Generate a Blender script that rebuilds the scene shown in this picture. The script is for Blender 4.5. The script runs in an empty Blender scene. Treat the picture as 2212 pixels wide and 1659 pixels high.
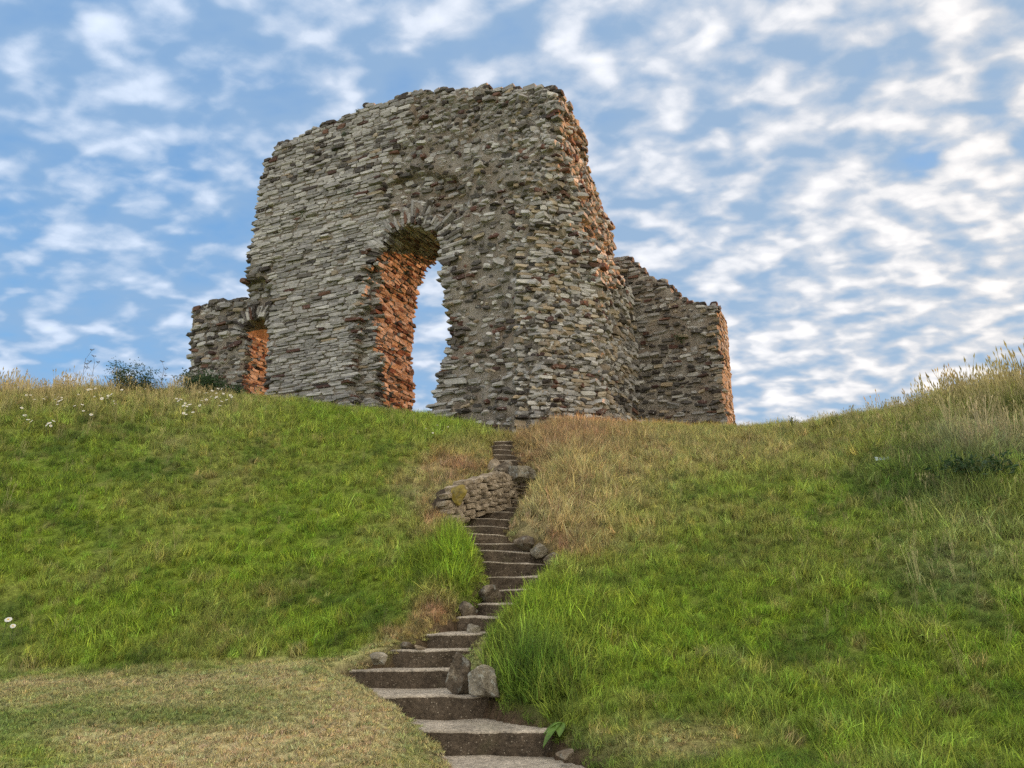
import bpy, math, random
import numpy as np
from mathutils import Vector, Matrix
from mathutils.bvhtree import BVHTree

SC = bpy.context.scene
COL = SC.collection
rng = np.random.default_rng(7)
random.seed(7)
R = math.radians

# ------------------------------------------------------------ camera
PITCH = R(16.0)
F = 1662.0          # focal length in pixels of a 2212 px wide picture
cam_d = bpy.data.cameras.new('camera')
cam = bpy.data.objects.new('camera', cam_d)
COL.objects.link(cam)
cam_d.sensor_fit = 'HORIZONTAL'
cam_d.sensor_width = 36.0
cam_d.lens = 36.0 * F / 2212.0
cam_d.clip_end = 3000
cam.location = (0, 0, 0)
cam.rotation_euler = (math.pi / 2 + PITCH, 0, 0)
SC.camera = cam

# ------------------------------------------------------------ light
SUN_AZ, SUN_EL = R(62), R(5.5)      # azimuth clockwise from +Y
SUN_STR, SUN_COL = 2.0, (1.0, 0.35, 0.11)
SKY_STR = 0.15
EXPOSURE = 1.5
SC.view_settings.view_transform = 'Standard'
SC.view_settings.look = 'None'
SC.view_settings.gamma = 1
SC.view_settings.use_curve_mapping = False
SC.view_settings.exposure = EXPOSURE
SC.cycles.max_bounces = 7
SC.cycles.diffuse_bounces = 5
SC.cycles.transparent_max_bounces = 8
SC.cycles.use_denoising = False

sd = bpy.data.lights.new('sun', 'SUN')
sd.energy = SUN_STR; sd.angle = R(0.6); sd.color = SUN_COL
sun = bpy.data.objects.new('sun', sd); COL.objects.link(sun)
sdir = Vector((math.sin(SUN_AZ) * math.cos(SUN_EL), math.cos(SUN_AZ) * math.cos(SUN_EL), math.sin(SUN_EL)))
sun.rotation_euler = sdir.to_track_quat('Z', 'Y').to_euler()
sun.location = (30, 20, 20)


class NT:
    """small helper to wire node trees"""
    def __init__(s, tree): s.t = tree
    def n(s, typ, **kw):
        nd = s.t.nodes.new(typ)
        ins = kw.pop('ins', {})
        for k, v in kw.items(): setattr(nd, k, v)
        for k, v in ins.items(): s.put(nd.inputs[k], v)
        return nd
    def put(s, sock, v):
        if isinstance(v, bpy.types.NodeSocket): s.t.links.new(v, sock)
        elif isinstance(v, bpy.types.Node): s.t.links.new(v.outputs[0], sock)
        else: sock.default_value = v
    def math(s, op, a, b=0.0, c=0.0, clamp=False):
        nd = s.n('ShaderNodeMath', operation=op); nd.use_clamp = clamp
        s.put(nd.inputs[0], a); s.put(nd.inputs[1], b); s.put(nd.inputs[2], c)
        return nd.outputs[0]
    def mix(s, f, a, b, blend='MIX'):
        nd = s.n('ShaderNodeMix', data_type='RGBA', blend_type=blend)
        s.put(nd.inputs[0], f); s.put(nd.inputs[6], a); s.put(nd.inputs[7], b)
        return nd.outputs[2]
    def ramp(s, f, stops, interp='LINEAR'):
        nd = s.n('ShaderNodeValToRGB'); cr = nd.color_ramp; cr.interpolation = interp
        while len(cr.elements) < len(stops): cr.elements.new(0.5)
        for e, (p, c) in zip(cr.elements, stops):
            e.position = p; e.color = c if len(c) == 4 else (*c, 1)
        s.put(nd.inputs[0], f); return nd.outputs[0]
    def noise(s, vec, scale, detail=4, rough=0.55, dist=0.0, dim='3D'):
        nd = s.n('ShaderNodeTexNoise', noise_dimensions=dim)
        if vec is not None: s.put(nd.inputs['Vector'], vec)
        nd.inputs['Scale'].default_value = scale; nd.inputs['Detail'].default_value = detail
        nd.inputs['Roughness'].default_value = rough; nd.inputs['Distortion'].default_value = dist
        return nd.outputs[0]


def g(v): return (v, v, v, 1)


world = bpy.data.worlds.new('World'); SC.world = world; world.use_nodes = True
wt = world.node_tree; wt.nodes.clear(); W = NT(wt)
sky = W.n('ShaderNodeTexSky'); sky.sky_type = 'NISHITA'; sky.sun_disc = False
sky.sun_elevation = R(14); sky.sun_rotation = SUN_AZ
sky.air_density = 1.0; sky.dust_density = 0.4; sky.ozone_density = 3.0
tc = W.n('ShaderNodeTexCoord')
sep = W.n('ShaderNodeSeparateXYZ', ins={0: tc.outputs['Generated']})
zc = W.math('MAXIMUM', sep.outputs[2], 0.02)
zz = W.math('ADD', zc, 0.30)
cx = W.math('DIVIDE', sep.outputs[0], zz); cy = W.math('DIVIDE', sep.outputs[1], zz)
comb = W.n('ShaderNodeCombineXYZ', ins={0: cx, 1: cy, 2: 0.0})
mp = W.n('ShaderNodeMapping', ins={0: comb.outputs[0]})
mp.inputs['Location'].default_value = (3.1, 1.7, 0); mp.inputs['Rotation'].default_value = (0, 0, R(38))
mp.inputs['Scale'].default_value = (1.7, 2.3, 1.0)
P = mp.outputs[0]
big = W.noise(P, 0.8, 2, 0.5)
mid = W.noise(P, 2.9, 4, 0.55, 0.3)
puff = W.noise(P, 7.5, 2, 0.45, 0.2)
fine = W.noise(P, 12.0, 6, 0.62, 0.25)
fill_cloud = W.ramp(sep.outputs[1], [(0.0, g(1)), (0.62, g(0))], 'EASE')       # unseen cloud added overhead and behind the camera, to light camera-facing sides
right = W.math('ADD', W.math('ADD', -0.015, W.math('MULTIPLY', W.math('MAXIMUM', sep.outputs[0], -0.6), 0.20)), W.math('MULTIPLY', fill_cloud, 0.85))      # more cloud towards the sun, plus the added unseen cover
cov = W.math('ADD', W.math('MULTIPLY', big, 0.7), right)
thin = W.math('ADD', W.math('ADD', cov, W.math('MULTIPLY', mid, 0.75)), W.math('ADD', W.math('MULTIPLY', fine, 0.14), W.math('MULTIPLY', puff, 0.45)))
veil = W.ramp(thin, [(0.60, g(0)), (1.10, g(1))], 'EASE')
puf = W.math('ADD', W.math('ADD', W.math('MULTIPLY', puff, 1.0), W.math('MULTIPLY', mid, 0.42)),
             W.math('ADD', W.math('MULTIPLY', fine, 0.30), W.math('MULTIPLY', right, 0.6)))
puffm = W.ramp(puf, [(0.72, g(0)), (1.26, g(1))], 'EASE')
warm = W.ramp(W.math('ADD', W.math('MULTIPLY', sep.outputs[0], 0.9), W.math('ADD', 0.35, W.math('MULTIPLY', fill_cloud, .5))), [(0, g(0)), (1, g(1))])
low = W.ramp(sep.outputs[2], [(0.15, g(1)), (0.6, g(0))])
veil_c = W.mix(warm, (0.135, 0.210, 0.315, 1), (0.185, 0.232, 0.282, 1))
thick = W.ramp(W.math('MULTIPLY', puf, 0.5), [(0.46, g(0)), (0.66, g(1))])
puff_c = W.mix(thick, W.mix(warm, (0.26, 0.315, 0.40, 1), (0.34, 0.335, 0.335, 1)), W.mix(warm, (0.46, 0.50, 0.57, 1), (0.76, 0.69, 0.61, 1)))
sk = W.mix(1.0, sky.outputs[0], g(SKY_STR), 'MULTIPLY')
sk = W.mix(0.85, sk, W.mix(low, (0.062, 0.150, 0.300, 1), (0.095, 0.205, 0.345, 1)))
c1 = W.mix(W.math('MULTIPLY', veil, 0.80), sk, veil_c)
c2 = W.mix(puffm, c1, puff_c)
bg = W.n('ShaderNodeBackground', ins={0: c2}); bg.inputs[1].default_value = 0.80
wo = W.n('ShaderNodeOutputWorld', ins={0: bg.outputs[0]})

# ------------------------------------------------------------ projection
cp, sp = math.cos(PITCH), math.sin(PITCH)


def at(px, py, Y):
    c = (px - 1106.0) / F; u = (829.5 - py) / F
    dy = cp - u * sp; dz = sp + u * cp
    k = Y / dy
    return np.array([c * k, Y, dz * k])


def ray(px, py):
    p = at(px, py, 1.0); return p / np.linalg.norm(p)


def proj(P):
    P = np.asarray(P, float)
    d = P[..., 1] * cp + P[..., 2] * sp
    d = np.where(d < 0.05, 0.05, d)
    u = -P[..., 1] * sp + P[..., 2] * cp
    return 1106.0 + F * P[..., 0] / d, 829.5 - F * u / d


def hash3(ix, iy, iz, seed=0):
    n = (ix.astype(np.int64) * 374761393 + iy.astype(np.int64) * 668265263 + iz.astype(np.int64) * 2147483647 + seed * 974634777) & 0x7fffffff
    n = ((n ^ (n >> 13)) * 1274126177) & 0x7fffffff
    n = (n ^ (n >> 16)) & 0xffffff
    return n / float(0xffffff)


def vnoise(P, scale=1.0, seed=0, octaves=1, rough=0.5):
    """value noise, -1..1"""
    P = np.asarray(P, float) * scale
    out = 0; amp = 1; tot = 0
    for o in range(octaves):
        b = np.floor(P).astype(np.int64); f = P - b; f = f * f * (3 - 2 * f)
        r = 0
        for dx in (0, 1):
            for dy in (0, 1):
                for dz in (0, 1):
                    w = (f[..., 0] if dx else 1 - f[..., 0]) * (f[..., 1] if dy else 1 - f[..., 1]) * (f[..., 2] if dz else 1 - f[..., 2])
                    r = r + w * hash3(b[..., 0] + dx, b[..., 1] + dy, b[..., 2] + dz, seed + o * 17)
        out = out + amp * (r * 2 - 1); tot += amp
        amp *= rough; P = P * 2.03 + 11.7
    return out / tot


def in_poly(x, y, poly):
    x = np.asarray(x); y = np.asarray(y)
    r = np.zeros(x.shape, bool); n = len(poly)
    for i in range(n):
        x0, y0 = poly[i]; x1, y1 = poly[(i + 1) % n]
        if y0 == y1: continue
        c = ((y0 > y) != (y1 > y)) & (x < (x1 - x0) * (y - y0) / (y1 - y0) + x0)
        r ^= c
    return r


def smooth(a, b, x):
    t = np.clip((np.asarray(x, float) - a) / (b - a), 0, 1); return t * t * (3 - 2 * t)


def seg_dist(x, y, pts):
    """distance to a polyline in the same units as the points"""
    x = np.asarray(x, float); y = np.asarray(y, float); best = np.full(np.broadcast(x, y).shape, 1e9)
    for (ax, ay), (bx, by) in zip(pts[:-1], pts[1:]):
        dx, dy = bx - ax, by - ay; L = dx * dx + dy * dy + 1e-12
        t = np.clip(((x - ax) * dx + (y - ay) * dy) / L, 0, 1)
        best = np.minimum(best, np.hypot(x - ax - t * dx, y - ay - t * dy))
    return best


# ------------------------------------------------------------ object helpers
def new_mesh(name, V, Fc, mats=(), smooth_=False, midx=None):
    me = bpy.data.meshes.new(name)
    V = np.asarray(V, np.float32)
    if isinstance(Fc, np.ndarray):
        k = Fc.shape[1]; nf = len(Fc)
        me.vertices.add(len(V)); me.vertices.foreach_set('co', V.ravel())
        me.loops.add(nf * k); me.loops.foreach_set('vertex_index', Fc.astype(np.int32).ravel())
        me.polygons.add(nf); me.polygons.foreach_set('loop_start', np.arange(0, nf * k, k, dtype=np.int32))
        me.polygons.foreach_set('loop_total', np.full(nf, k, np.int32))
    else:
        me.from_pydata(V.tolist(), [], Fc)
    for m in mats: me.materials.append(m)
    if midx is not None: me.polygons.foreach_set('material_index', np.asarray(midx, np.int32))
    me.polygons.foreach_set('use_smooth', [smooth_] * len(me.polygons))
    me.update(calc_edges=True)
    return me


def link(name, me, parent=None, loc=None, **props):
    o = bpy.data.objects.new(name, me); COL.objects.link(o)
    if parent is not None: o.parent = parent
    if loc is not None: o.location = loc
    for k, v in props.items():
        if v is not None: o[k] = v
    return o


def thing(name, label, category, loc=(0, 0, 0), group=None):
    o = link(name, None, loc=loc, label=label, category=category, group=group)
    o.empty_display_size = 0.2
    return o


def set_col(me, cols, name='col'):
    a = me.attributes.new(name, 'FLOAT_COLOR', 'POINT')
    c = np.ones((len(me.vertices), 4), np.float32); c[:, :3] = cols
    a.data.foreach_set('color', c.ravel())


# ------------------------------------------------------------ materials
def material(name):
    m = bpy.data.materials.new(name); m.use_nodes = True
    t = m.node_tree; t.nodes.clear(); return m, NT(t)


def finish(N, col, rough=0.9, bump=None, strength=0.4, dist=0.02, spec=0.25):
    b = N.n('ShaderNodeBsdfPrincipled'); N.put(b.inputs['Base Color'], col)
    N.put(b.inputs['Roughness'], rough); b.inputs['Specular IOR Level'].default_value = spec
    if bump is not None:
        bm = N.n('ShaderNodeBump', ins={'Height': bump}); bm.inputs['Strength'].default_value = strength
        bm.inputs['Distance'].default_value = dist
        N.put(b.inputs['Normal'], bm.outputs[0])
    N.n('ShaderNodeOutputMaterial', ins={0: b.outputs[0]})


def stone_material(name, mode):
    m, N = material(name)
    geo = N.n('ShaderNodeNewGeometry'); pos = geo.outputs['Position']
    if mode == 'object':
        c = N.n('ShaderNodeObjectInfo').outputs['Color']
    else:
        c = N.n('ShaderNodeAttribute', attribute_name='col').outputs['Color']
    n1 = N.noise(pos, 7, 5, 0.65); n2 = N.noise(pos, 32, 4, 0.7); n3 = N.noise(pos, 2.2, 3, 0.5)
    v = N.ramp(N.math('ADD', N.math('MULTIPLY', n1, .6), N.math('MULTIPLY', n2, .4)), [(0.3, g(0.55)), (0.5, g(0.95)), (0.72, g(1.4))])
    c = N.mix(1.0, c, v, 'MULTIPLY')
    lich = N.ramp(N.noise(pos, 11, 4, 0.6), [(0.60, g(0)), (0.68, g(1))])
    c = N.mix(N.math('MULTIPLY', lich, 0.5), c, (0.42, 0.41, 0.36, 1))
    spots = N.n('ShaderNodeTexVoronoi', ins={'Vector': pos}); spots.inputs['Scale'].default_value = 13
    sm = N.math('MULTIPLY', N.ramp(spots.outputs['Distance'], [(0.16, g(1)), (0.28, g(0))]), N.ramp(n3, [(0.52, g(0)), (0.62, g(1))]))
    c = N.mix(N.math('MULTIPLY', sm, 0.7), c, (0.55, 0.55, 0.50, 1))
    oc = N.ramp(N.noise(pos, 3.4, 4, 0.6), [(0.64, g(0)), (0.74, g(1))])
    c = N.mix(N.math('MULTIPLY', oc, 0.35), c, (0.20, 0.13, 0.05, 1))
    finish(N, c, 0.92, N.math('ADD', n2, N.math('MULTIPLY', n1, 1.5)), 0.7, 0.03)
    return m


M_STONE = stone_material('wall_stone', 'object')
M_STONES = stone_material('wall_stones_joined', 'attr')


def mortar_material():
    m, N = material('lime_mortar')
    pos = N.n('ShaderNodeNewGeometry').outputs['Position']
    n1 = N.noise(pos, 4, 6, 0.7); n2 = N.noise(pos, 40, 4, 0.7); n3 = N.noise(pos, 1.1, 3, .5)
    c = N.ramp(n1, [(0.3, (0.27, 0.245, 0.205)), (0.5, (0.44, 0.405, 0.345)), (0.7, (0.55, 0.51, 0.445))])
    c = N.mix(N.ramp(n3, [(0.45, g(0)), (0.7, g(.6))]), c, (0.28, 0.19, 0.12, 1))
    c = N.mix(1.0, c, N.ramp(n2, [(0.3, g(0.6)), (0.6, g(1.15))]), 'MULTIPLY')
    finish(N, c, 0.95, N.math('ADD', N.math('MULTIPLY', n1, 2), n2), 1.0, 0.12)
    return m


M_MORTAR = mortar_material()


def ground_material():
    m, N = material('meadow_soil')
    pos = N.n('ShaderNodeNewGeometry').outputs['Position']
    c = N.n('ShaderNodeAttribute', attribute_name='col').outputs['Color']
    n1 = N.noise(pos, 18, 5, 0.7); n2 = N.noise(pos, 90, 3, 0.7)
    c = N.mix(1.0, c, N.ramp(n1, [(0.3, g(0.5)), (0.7, g(1.5))]), 'MULTIPLY')
    c = N.mix(1.0, c, N.ramp(n2, [(0.3, g(0.6)), (0.7, g(1.4))]), 'MULTIPLY')
    finish(N, c, 1.0, N.math('ADD', n1, n2), 0.8, 0.04, 0.1)
    return m


def grass_material():
    m, N = material('grass_blades')
    c = N.n('ShaderNodeAttribute', attribute_name='col', attribute_type='INSTANCER').outputs['Color']
    tone = N.n('ShaderNodeAttribute', attribute_name='tone').outputs['Color']
    c = N.mix(1.0, c, tone, 'MULTIPLY')
    d = N.n('ShaderNodeBsdfPrincipled'); N.put(d.inputs['Base Color'], c); d.inputs['Roughness'].default_value = 0.6
    d.inputs['Specular IOR Level'].default_value = 0.25
    nn = N.n('ShaderNodeVectorMath', operation='SCALE', ins={0: N.n('ShaderNodeNewGeometry').outputs['Normal']}); nn.inputs['Scale'].default_value = 0.55
    up = N.n('ShaderNodeVectorMath', operation='ADD', ins={0: nn.outputs[0]}); up.inputs[1].default_value = (0, -.2, .8)
    N.put(d.inputs['Normal'], N.n('ShaderNodeVectorMath', operation='NORMALIZE', ins={0: up.outputs[0]}).outputs[0])
    t = N.n('ShaderNodeBsdfTranslucent'); N.put(t.inputs[0], c)
    mx = N.n('ShaderNodeMixShader'); mx.inputs[0].default_value = 0.35
    N.put(mx.inputs[1], d.outputs[0]); N.put(mx.inputs[2], t.outputs[0])
    N.n('ShaderNodeOutputMaterial', ins={0: mx.outputs[0]})
    return m


def plain_plant(name, col, var=0.5, trans=0.3):
    m, N = material(name)
    oi = N.n('ShaderNodeObjectInfo')
    pos = N.n('ShaderNodeNewGeometry').outputs['Position']
    c = N.mix(1.0, (*col, 1), N.ramp(N.noise(pos, 14, 3, .6), [(0.3, g(1 - var)), (0.7, g(1 + var))]), 'MULTIPLY')
    d = N.n('ShaderNodeBsdfPrincipled'); N.put(d.inputs['Base Color'], c); d.inputs['Roughness'].default_value = 0.6
    t = N.n('ShaderNodeBsdfTranslucent'); N.put(t.inputs[0], c)
    mx = N.n('ShaderNodeMixShader'); mx.inputs[0].default_value = trans
    N.put(mx.inputs[1], d.outputs[0]); N.put(mx.inputs[2], t.outputs[0])
    N.n('ShaderNodeOutputMaterial', ins={0: mx.outputs[0]})
    return m


def rock_material(name, base, dark, light, lichen=0.5):
    m, N = material(name)
    pos = N.n('ShaderNodeNewGeometry').outputs['Position']
    n1 = N.noise(pos, 5, 6, 0.7); n2 = N.noise(pos, 30, 5, 0.7)
    c = N.ramp(n1, [(0.32, dark), (0.5, base), (0.68, light)])
    c = N.mix(1.0, c, N.ramp(n2, [(0.3, g(0.6)), (0.7, g(1.35))]), 'MULTIPLY')
    c = N.mix(N.math('MULTIPLY', N.ramp(N.noise(pos, 9, 5, 0.7), [(0.56, g(0)), (0.62, g(1))]), lichen), c, (0.40, 0.42, 0.38, 1))
    finish(N, c, 0.9, N.math('ADD', N.math('MULTIPLY', n1, 2), n2), 0.8, 0.05)
    return m


def concrete_material(name, base, gritty):
    m, N = material(name)
    pos = N.n('ShaderNodeNewGeometry').outputs['Position']
    n1 = N.noise(pos, 3.2, 5, 0.65); n2 = N.noise(pos, 24, 5, 0.75)
    lo = tuple(v * 0.55 for v in base); hi = tuple(v * 1.45 for v in base)
    c = N.ramp(n1, [(0.3, lo), (0.52, base), (0.72, hi)])
    c = N.mix(1.0, c, N.ramp(n2, [(0.32, g(0.45)), (0.55, g(1.0)), (0.75, g(1.5))]), 'MULTIPLY')
    vo = N.n('ShaderNodeTexVoronoi', ins={'Vector': pos}); vo.inputs['Scale'].default_value = 42
    sel = N.ramp(N.n('ShaderNodeSeparateColor', ins={0: vo.outputs['Color']}).outputs[0], [(0.80, g(0)), (0.86, g(1))])
    peb = N.math('MULTIPLY', N.ramp(vo.outputs['Distance'], [(0.28, g(1)), (0.36, g(0))]), sel)
    c = N.mix(N.math('MULTIPLY', peb, gritty), c, (0.42, 0.36, 0.27, 1))
    moss = N.ramp(N.noise(pos, 2.3, 4, .6), [(0.60, g(0)), (0.72, g(1))])
    c = N.mix(N.math('MULTIPLY', moss, 0.25), c, (0.10, 0.11, 0.05, 1))
    finish(N, c, 0.95, N.math('ADD', N.math('MULTIPLY', n2, 1.5), N.math('ADD', N.math('MULTIPLY', n1, 1.2), peb)), 0.9, 0.03)
    return m


M_GROUND = ground_material()
M_GRASS = grass_material()
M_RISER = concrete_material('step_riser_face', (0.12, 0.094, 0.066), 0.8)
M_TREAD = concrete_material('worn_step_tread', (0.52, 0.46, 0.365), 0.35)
M_ROCK = rock_material('weathered_boulder', (0.25, 0.225, 0.17), (0.08, 0.065, 0.045), (0.46, 0.42, 0.33), 0.7)
M_ROCKD = rock_material('dark_boulder', (0.15, 0.12, 0.085), (0.05, 0.04, 0.028), (0.34, 0.29, 0.21), 0.4)
M_DRY = rock_material('dry_wall_stone', (0.38, 0.31, 0.22), (0.16, 0.13, 0.09), (0.52, 0.45, 0.34), 0.15)
M_MOSS = plain_plant('yellow_moss', (0.20, 0.15, 0.02), .5, 0)
M_LEAF = plain_plant('shrub_leaf', (0.040, 0.085, 0.028))
M_DOCK = plain_plant('dock_leaf', (0.12, 0.22, 0.03))
M_STEM = plain_plant('dry_stem', (0.16, 0.13, 0.08))
M_PETAL = plain_plant('white_petal', (0.80, 0.80, 0.76), 0.05)
M_EYE = plain_plant('yellow_disc', (0.55, 0.36, 0.03), 0.1, 0)
M_LITTER = plain_plant('pale_wrapper', (0.50, 0.62, 0.62), 0.1, 0.2)

# ------------------------------------------------------------ terrain
# toe and crest of the mound as seen from the lawn: (px, py, distance)
TOE = [(-500, 1470, 10.0), (0, 1455, 10.0), (350, 1445, 10.0), (700, 1425, 9.9), (860, 1480, 9.0), (960, 1580, 7.9),
       (1250, 1600, 7.5), (1500, 1625, 7.2), (1900, 1640, 7.0), (2212, 1640, 6.9), (2800, 1640, 6.9)]
CREST = [(-500, 862, 18.0), (0, 848, 18.6), (200, 842, 19.2), (390, 842, 19.6), (500, 848, 19.8), (620, 862, 19.9), (700, 872, 19.9),
         (900, 898, 19.5), (1040, 930, 18.9), (1100, 946, 18.5), (1180, 930, 18.8), (1250, 922, 19.0), (1400, 922, 19.4), (1600, 924, 19.0), (1760, 915, 18.2),
         (1900, 896, 17.4), (2050, 870, 16.8), (2212, 842, 16.2), (2500, 740, 16.0), (2900, 640, 16.0)]  # last two points: unseen rise beyond the frame, steepened to shade the right crest


def tab(lst):
    pts = np.array([at(*p) for p in lst]); a = pts[:, 0] / pts[:, 1]
    o = np.argsort(a); return a[o], pts[o, 1], pts[o, 2]


TA, TY, TZ = tab(TOE)
CA, CY, CZ = tab(CREST)
_h = np.linspace(-0.3, 2.0, 231)
_hv = np.interp(_h, [-0.3, 0, 0.12, 0.5, 0.85, 1.0, 1.15, 1.4, 2.0], [0, 0, 0.10, 0.52, 0.88, 0.985, 1.03, 1.04, 1.04])
_k = np.hanning(17); _k /= _k.sum(); _hv = np.convolve(np.pad(_hv, 8, 'edge'), _k, 'valid')

# steps: (front edge px_left, px_right, py), distance found below
STEP_PX = [(1000, 1340, 1690), (942, 1195, 1578), (851, 1060, 1502), (752, 975, 1446), (838, 995, 1404), (920, 1030, 1368), (984, 1085, 1331),
           (1030, 1115, 1302), (1040, 1150, 1273), (1052, 1172, 1244), (1048, 1190, 1214), (1042, 1176, 1190), (1030, 1140, 1172),
           (1004, 1095, 1153), (985, 1092, 1136), (1003, 1102, 1118), (1028, 1110, 1104), (1060, 1120, 1093), (1075, 1135, 1078), (1082, 1142, 1063),
           (1088, 1148, 1048), (1090, 1146, 1034), (1084, 1138, 1020), (1076, 1130, 1006), (1066, 1120, 993), (1060, 1110, 981),
           (1062, 1106, 970), (1062, 1106, 960), (1060, 1108, 952)]
NST = len(STEP_PX)
Z_B = at(1069, 1578, 7.9)[2]                 # first step edge that shows whole
Z_T = at(1084, 952, 18.3)[2]
STEPS = []
for i, (xl, xr, py) in enumerate(STEP_PX):
    z = Z_B + (i - 1) * (Z_T - Z_B) / (NST - 2)
    t = at(1106, py, 1.0)[2]
    # position on the sight line where the height is z; near the horizon the run is interpolated instead
    Yl = np.interp(i, [0, 1, 7, NST - 1], [6.9, 7.9, 10.7, 18.3])
    Yz = z / t if abs(t) > 0.07 else Yl
    Y = 0.35 * Yz + 0.65 * Yl if abs(t) > 0.07 else Yl
    if i and Y < STEPS[-1][2] + 0.25: Y = STEPS[-1][2] + 0.25
    L = at(xl, py, Y); Rr = at(xr, py, Y)
    STEPS.append((L[0], Rr[0], Y, L[2]))
STEPS = np.array(STEPS)
SYs = STEPS[:, 2]; SXc = (STEPS[:, 0] + STEPS[:, 1]) / 2; SHW = (STEPS[:, 1] - STEPS[:, 0]) / 2; SZ = STEPS[:, 3]
print('STEP Y', SYs.round(2).tolist(), 'Z', SZ.round(2).tolist())


def hill(X, Y):
    X = np.asarray(X, float); Y = np.asarray(Y, float)
    a = np.clip(X / np.maximum(Y, 4.0), -0.95, 0.95)
    ty = np.interp(a, TA, TY); tz = np.interp(a, TA, TZ); cy_ = np.interp(a, CA, CY); cz_ = np.interp(a, CA, CZ)
    s = (Y - ty) / (cy_ - ty)
    h = np.interp(s, _h, _hv)
    up = tz + (cz_ - tz) * h
    lawn = np.interp(Y, [-5, 3, 7.2, 12], [-1.62, -1.55, -1.38, -1.38])
    w = smooth(-0.05, 1.0, (Y - 4.5) / np.maximum(ty - 4.5, 1.0))
    z = np.where(Y < ty, lawn * (1 - w) + tz * w, up)
    far = smooth(42, 75, np.hypot(X, Y - 15)); z = z * (1 - far) + (-1.7) * far
    return z


def ground_z(X, Y, rough=True):
    X = np.asarray(X, float); Y = np.asarray(Y, float)
    z = hill(X, Y)
    if rough:
        P = np.stack([X, Y, np.zeros_like(X)], -1)
        am = smooth(0.0, 0.5, (Y - 9.0) / 4)
        z = z + am * (0.10 * vnoise(P, 0.7, 3, 2) + 0.05 * vnoise(P, 2.6, 5, 2)) + 0.012 * vnoise(P, 3.0, 9, 2)
    # the stair gully
    xc = np.interp(Y, SYs, SXc); hw = np.interp(Y, SYs, SHW); zs = np.interp(Y, SYs, SZ)
    d = np.abs(X - xc) - hw
    end = smooth(SYs[0] - 1.2, SYs[0] - 0.2, Y) * (1 - smooth(SYs[-1] + 0.2, SYs[-1] + 1.2, Y))
    side = np.where(X < xc, np.interp(Y, [9.0, 10.5], [1.0, .45]), 0.65)
    w = (1 - smooth(-0.02, 1, d / side)) * end
    k = np.clip(np.searchsorted(SYs, Y - 0.13) - 1, 0, len(SYs) - 1); zstep = SZ[k] - 0.07
    tgt = np.where(d < 0.0, zstep, zs - 0.10 + np.clip(d, 0, 1) * 0.35)
    z = z * (1 - w) + tgt * w
    return z


# colour of the sward, laid over the mound in patches
def blob(px, py, cx_, cy_, rx, ry):
    return np.exp(-(((px - cx_) / rx) ** 2 + ((py - cy_) / ry) ** 2) ** 1.2)


GREEN = np.array((0.265, 0.395, 0.032)); DEEP = np.array((0.115, 0.215, 0.024)); LUSH = np.array((0.325, 0.500, 0.034))
STRAW = np.array((0.62, 0.52, 0.22)); TAN = np.array((0.62, 0.53, 0.27)); RUST = np.array((0.56, 0.34, 0.19)); OLIVE = np.array((0.350, 0.395, 0.085))
PALE = np.array((0.54, 0.53, 0.29)); LAWNG = np.array((0.30, 0.39, 0.10))
LAWN_EDGE = ([-900, 0, 350, 700, 830, 900, 1000], [1475, 1457, 1446, 1412, 1382, 1370, 1362])


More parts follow.
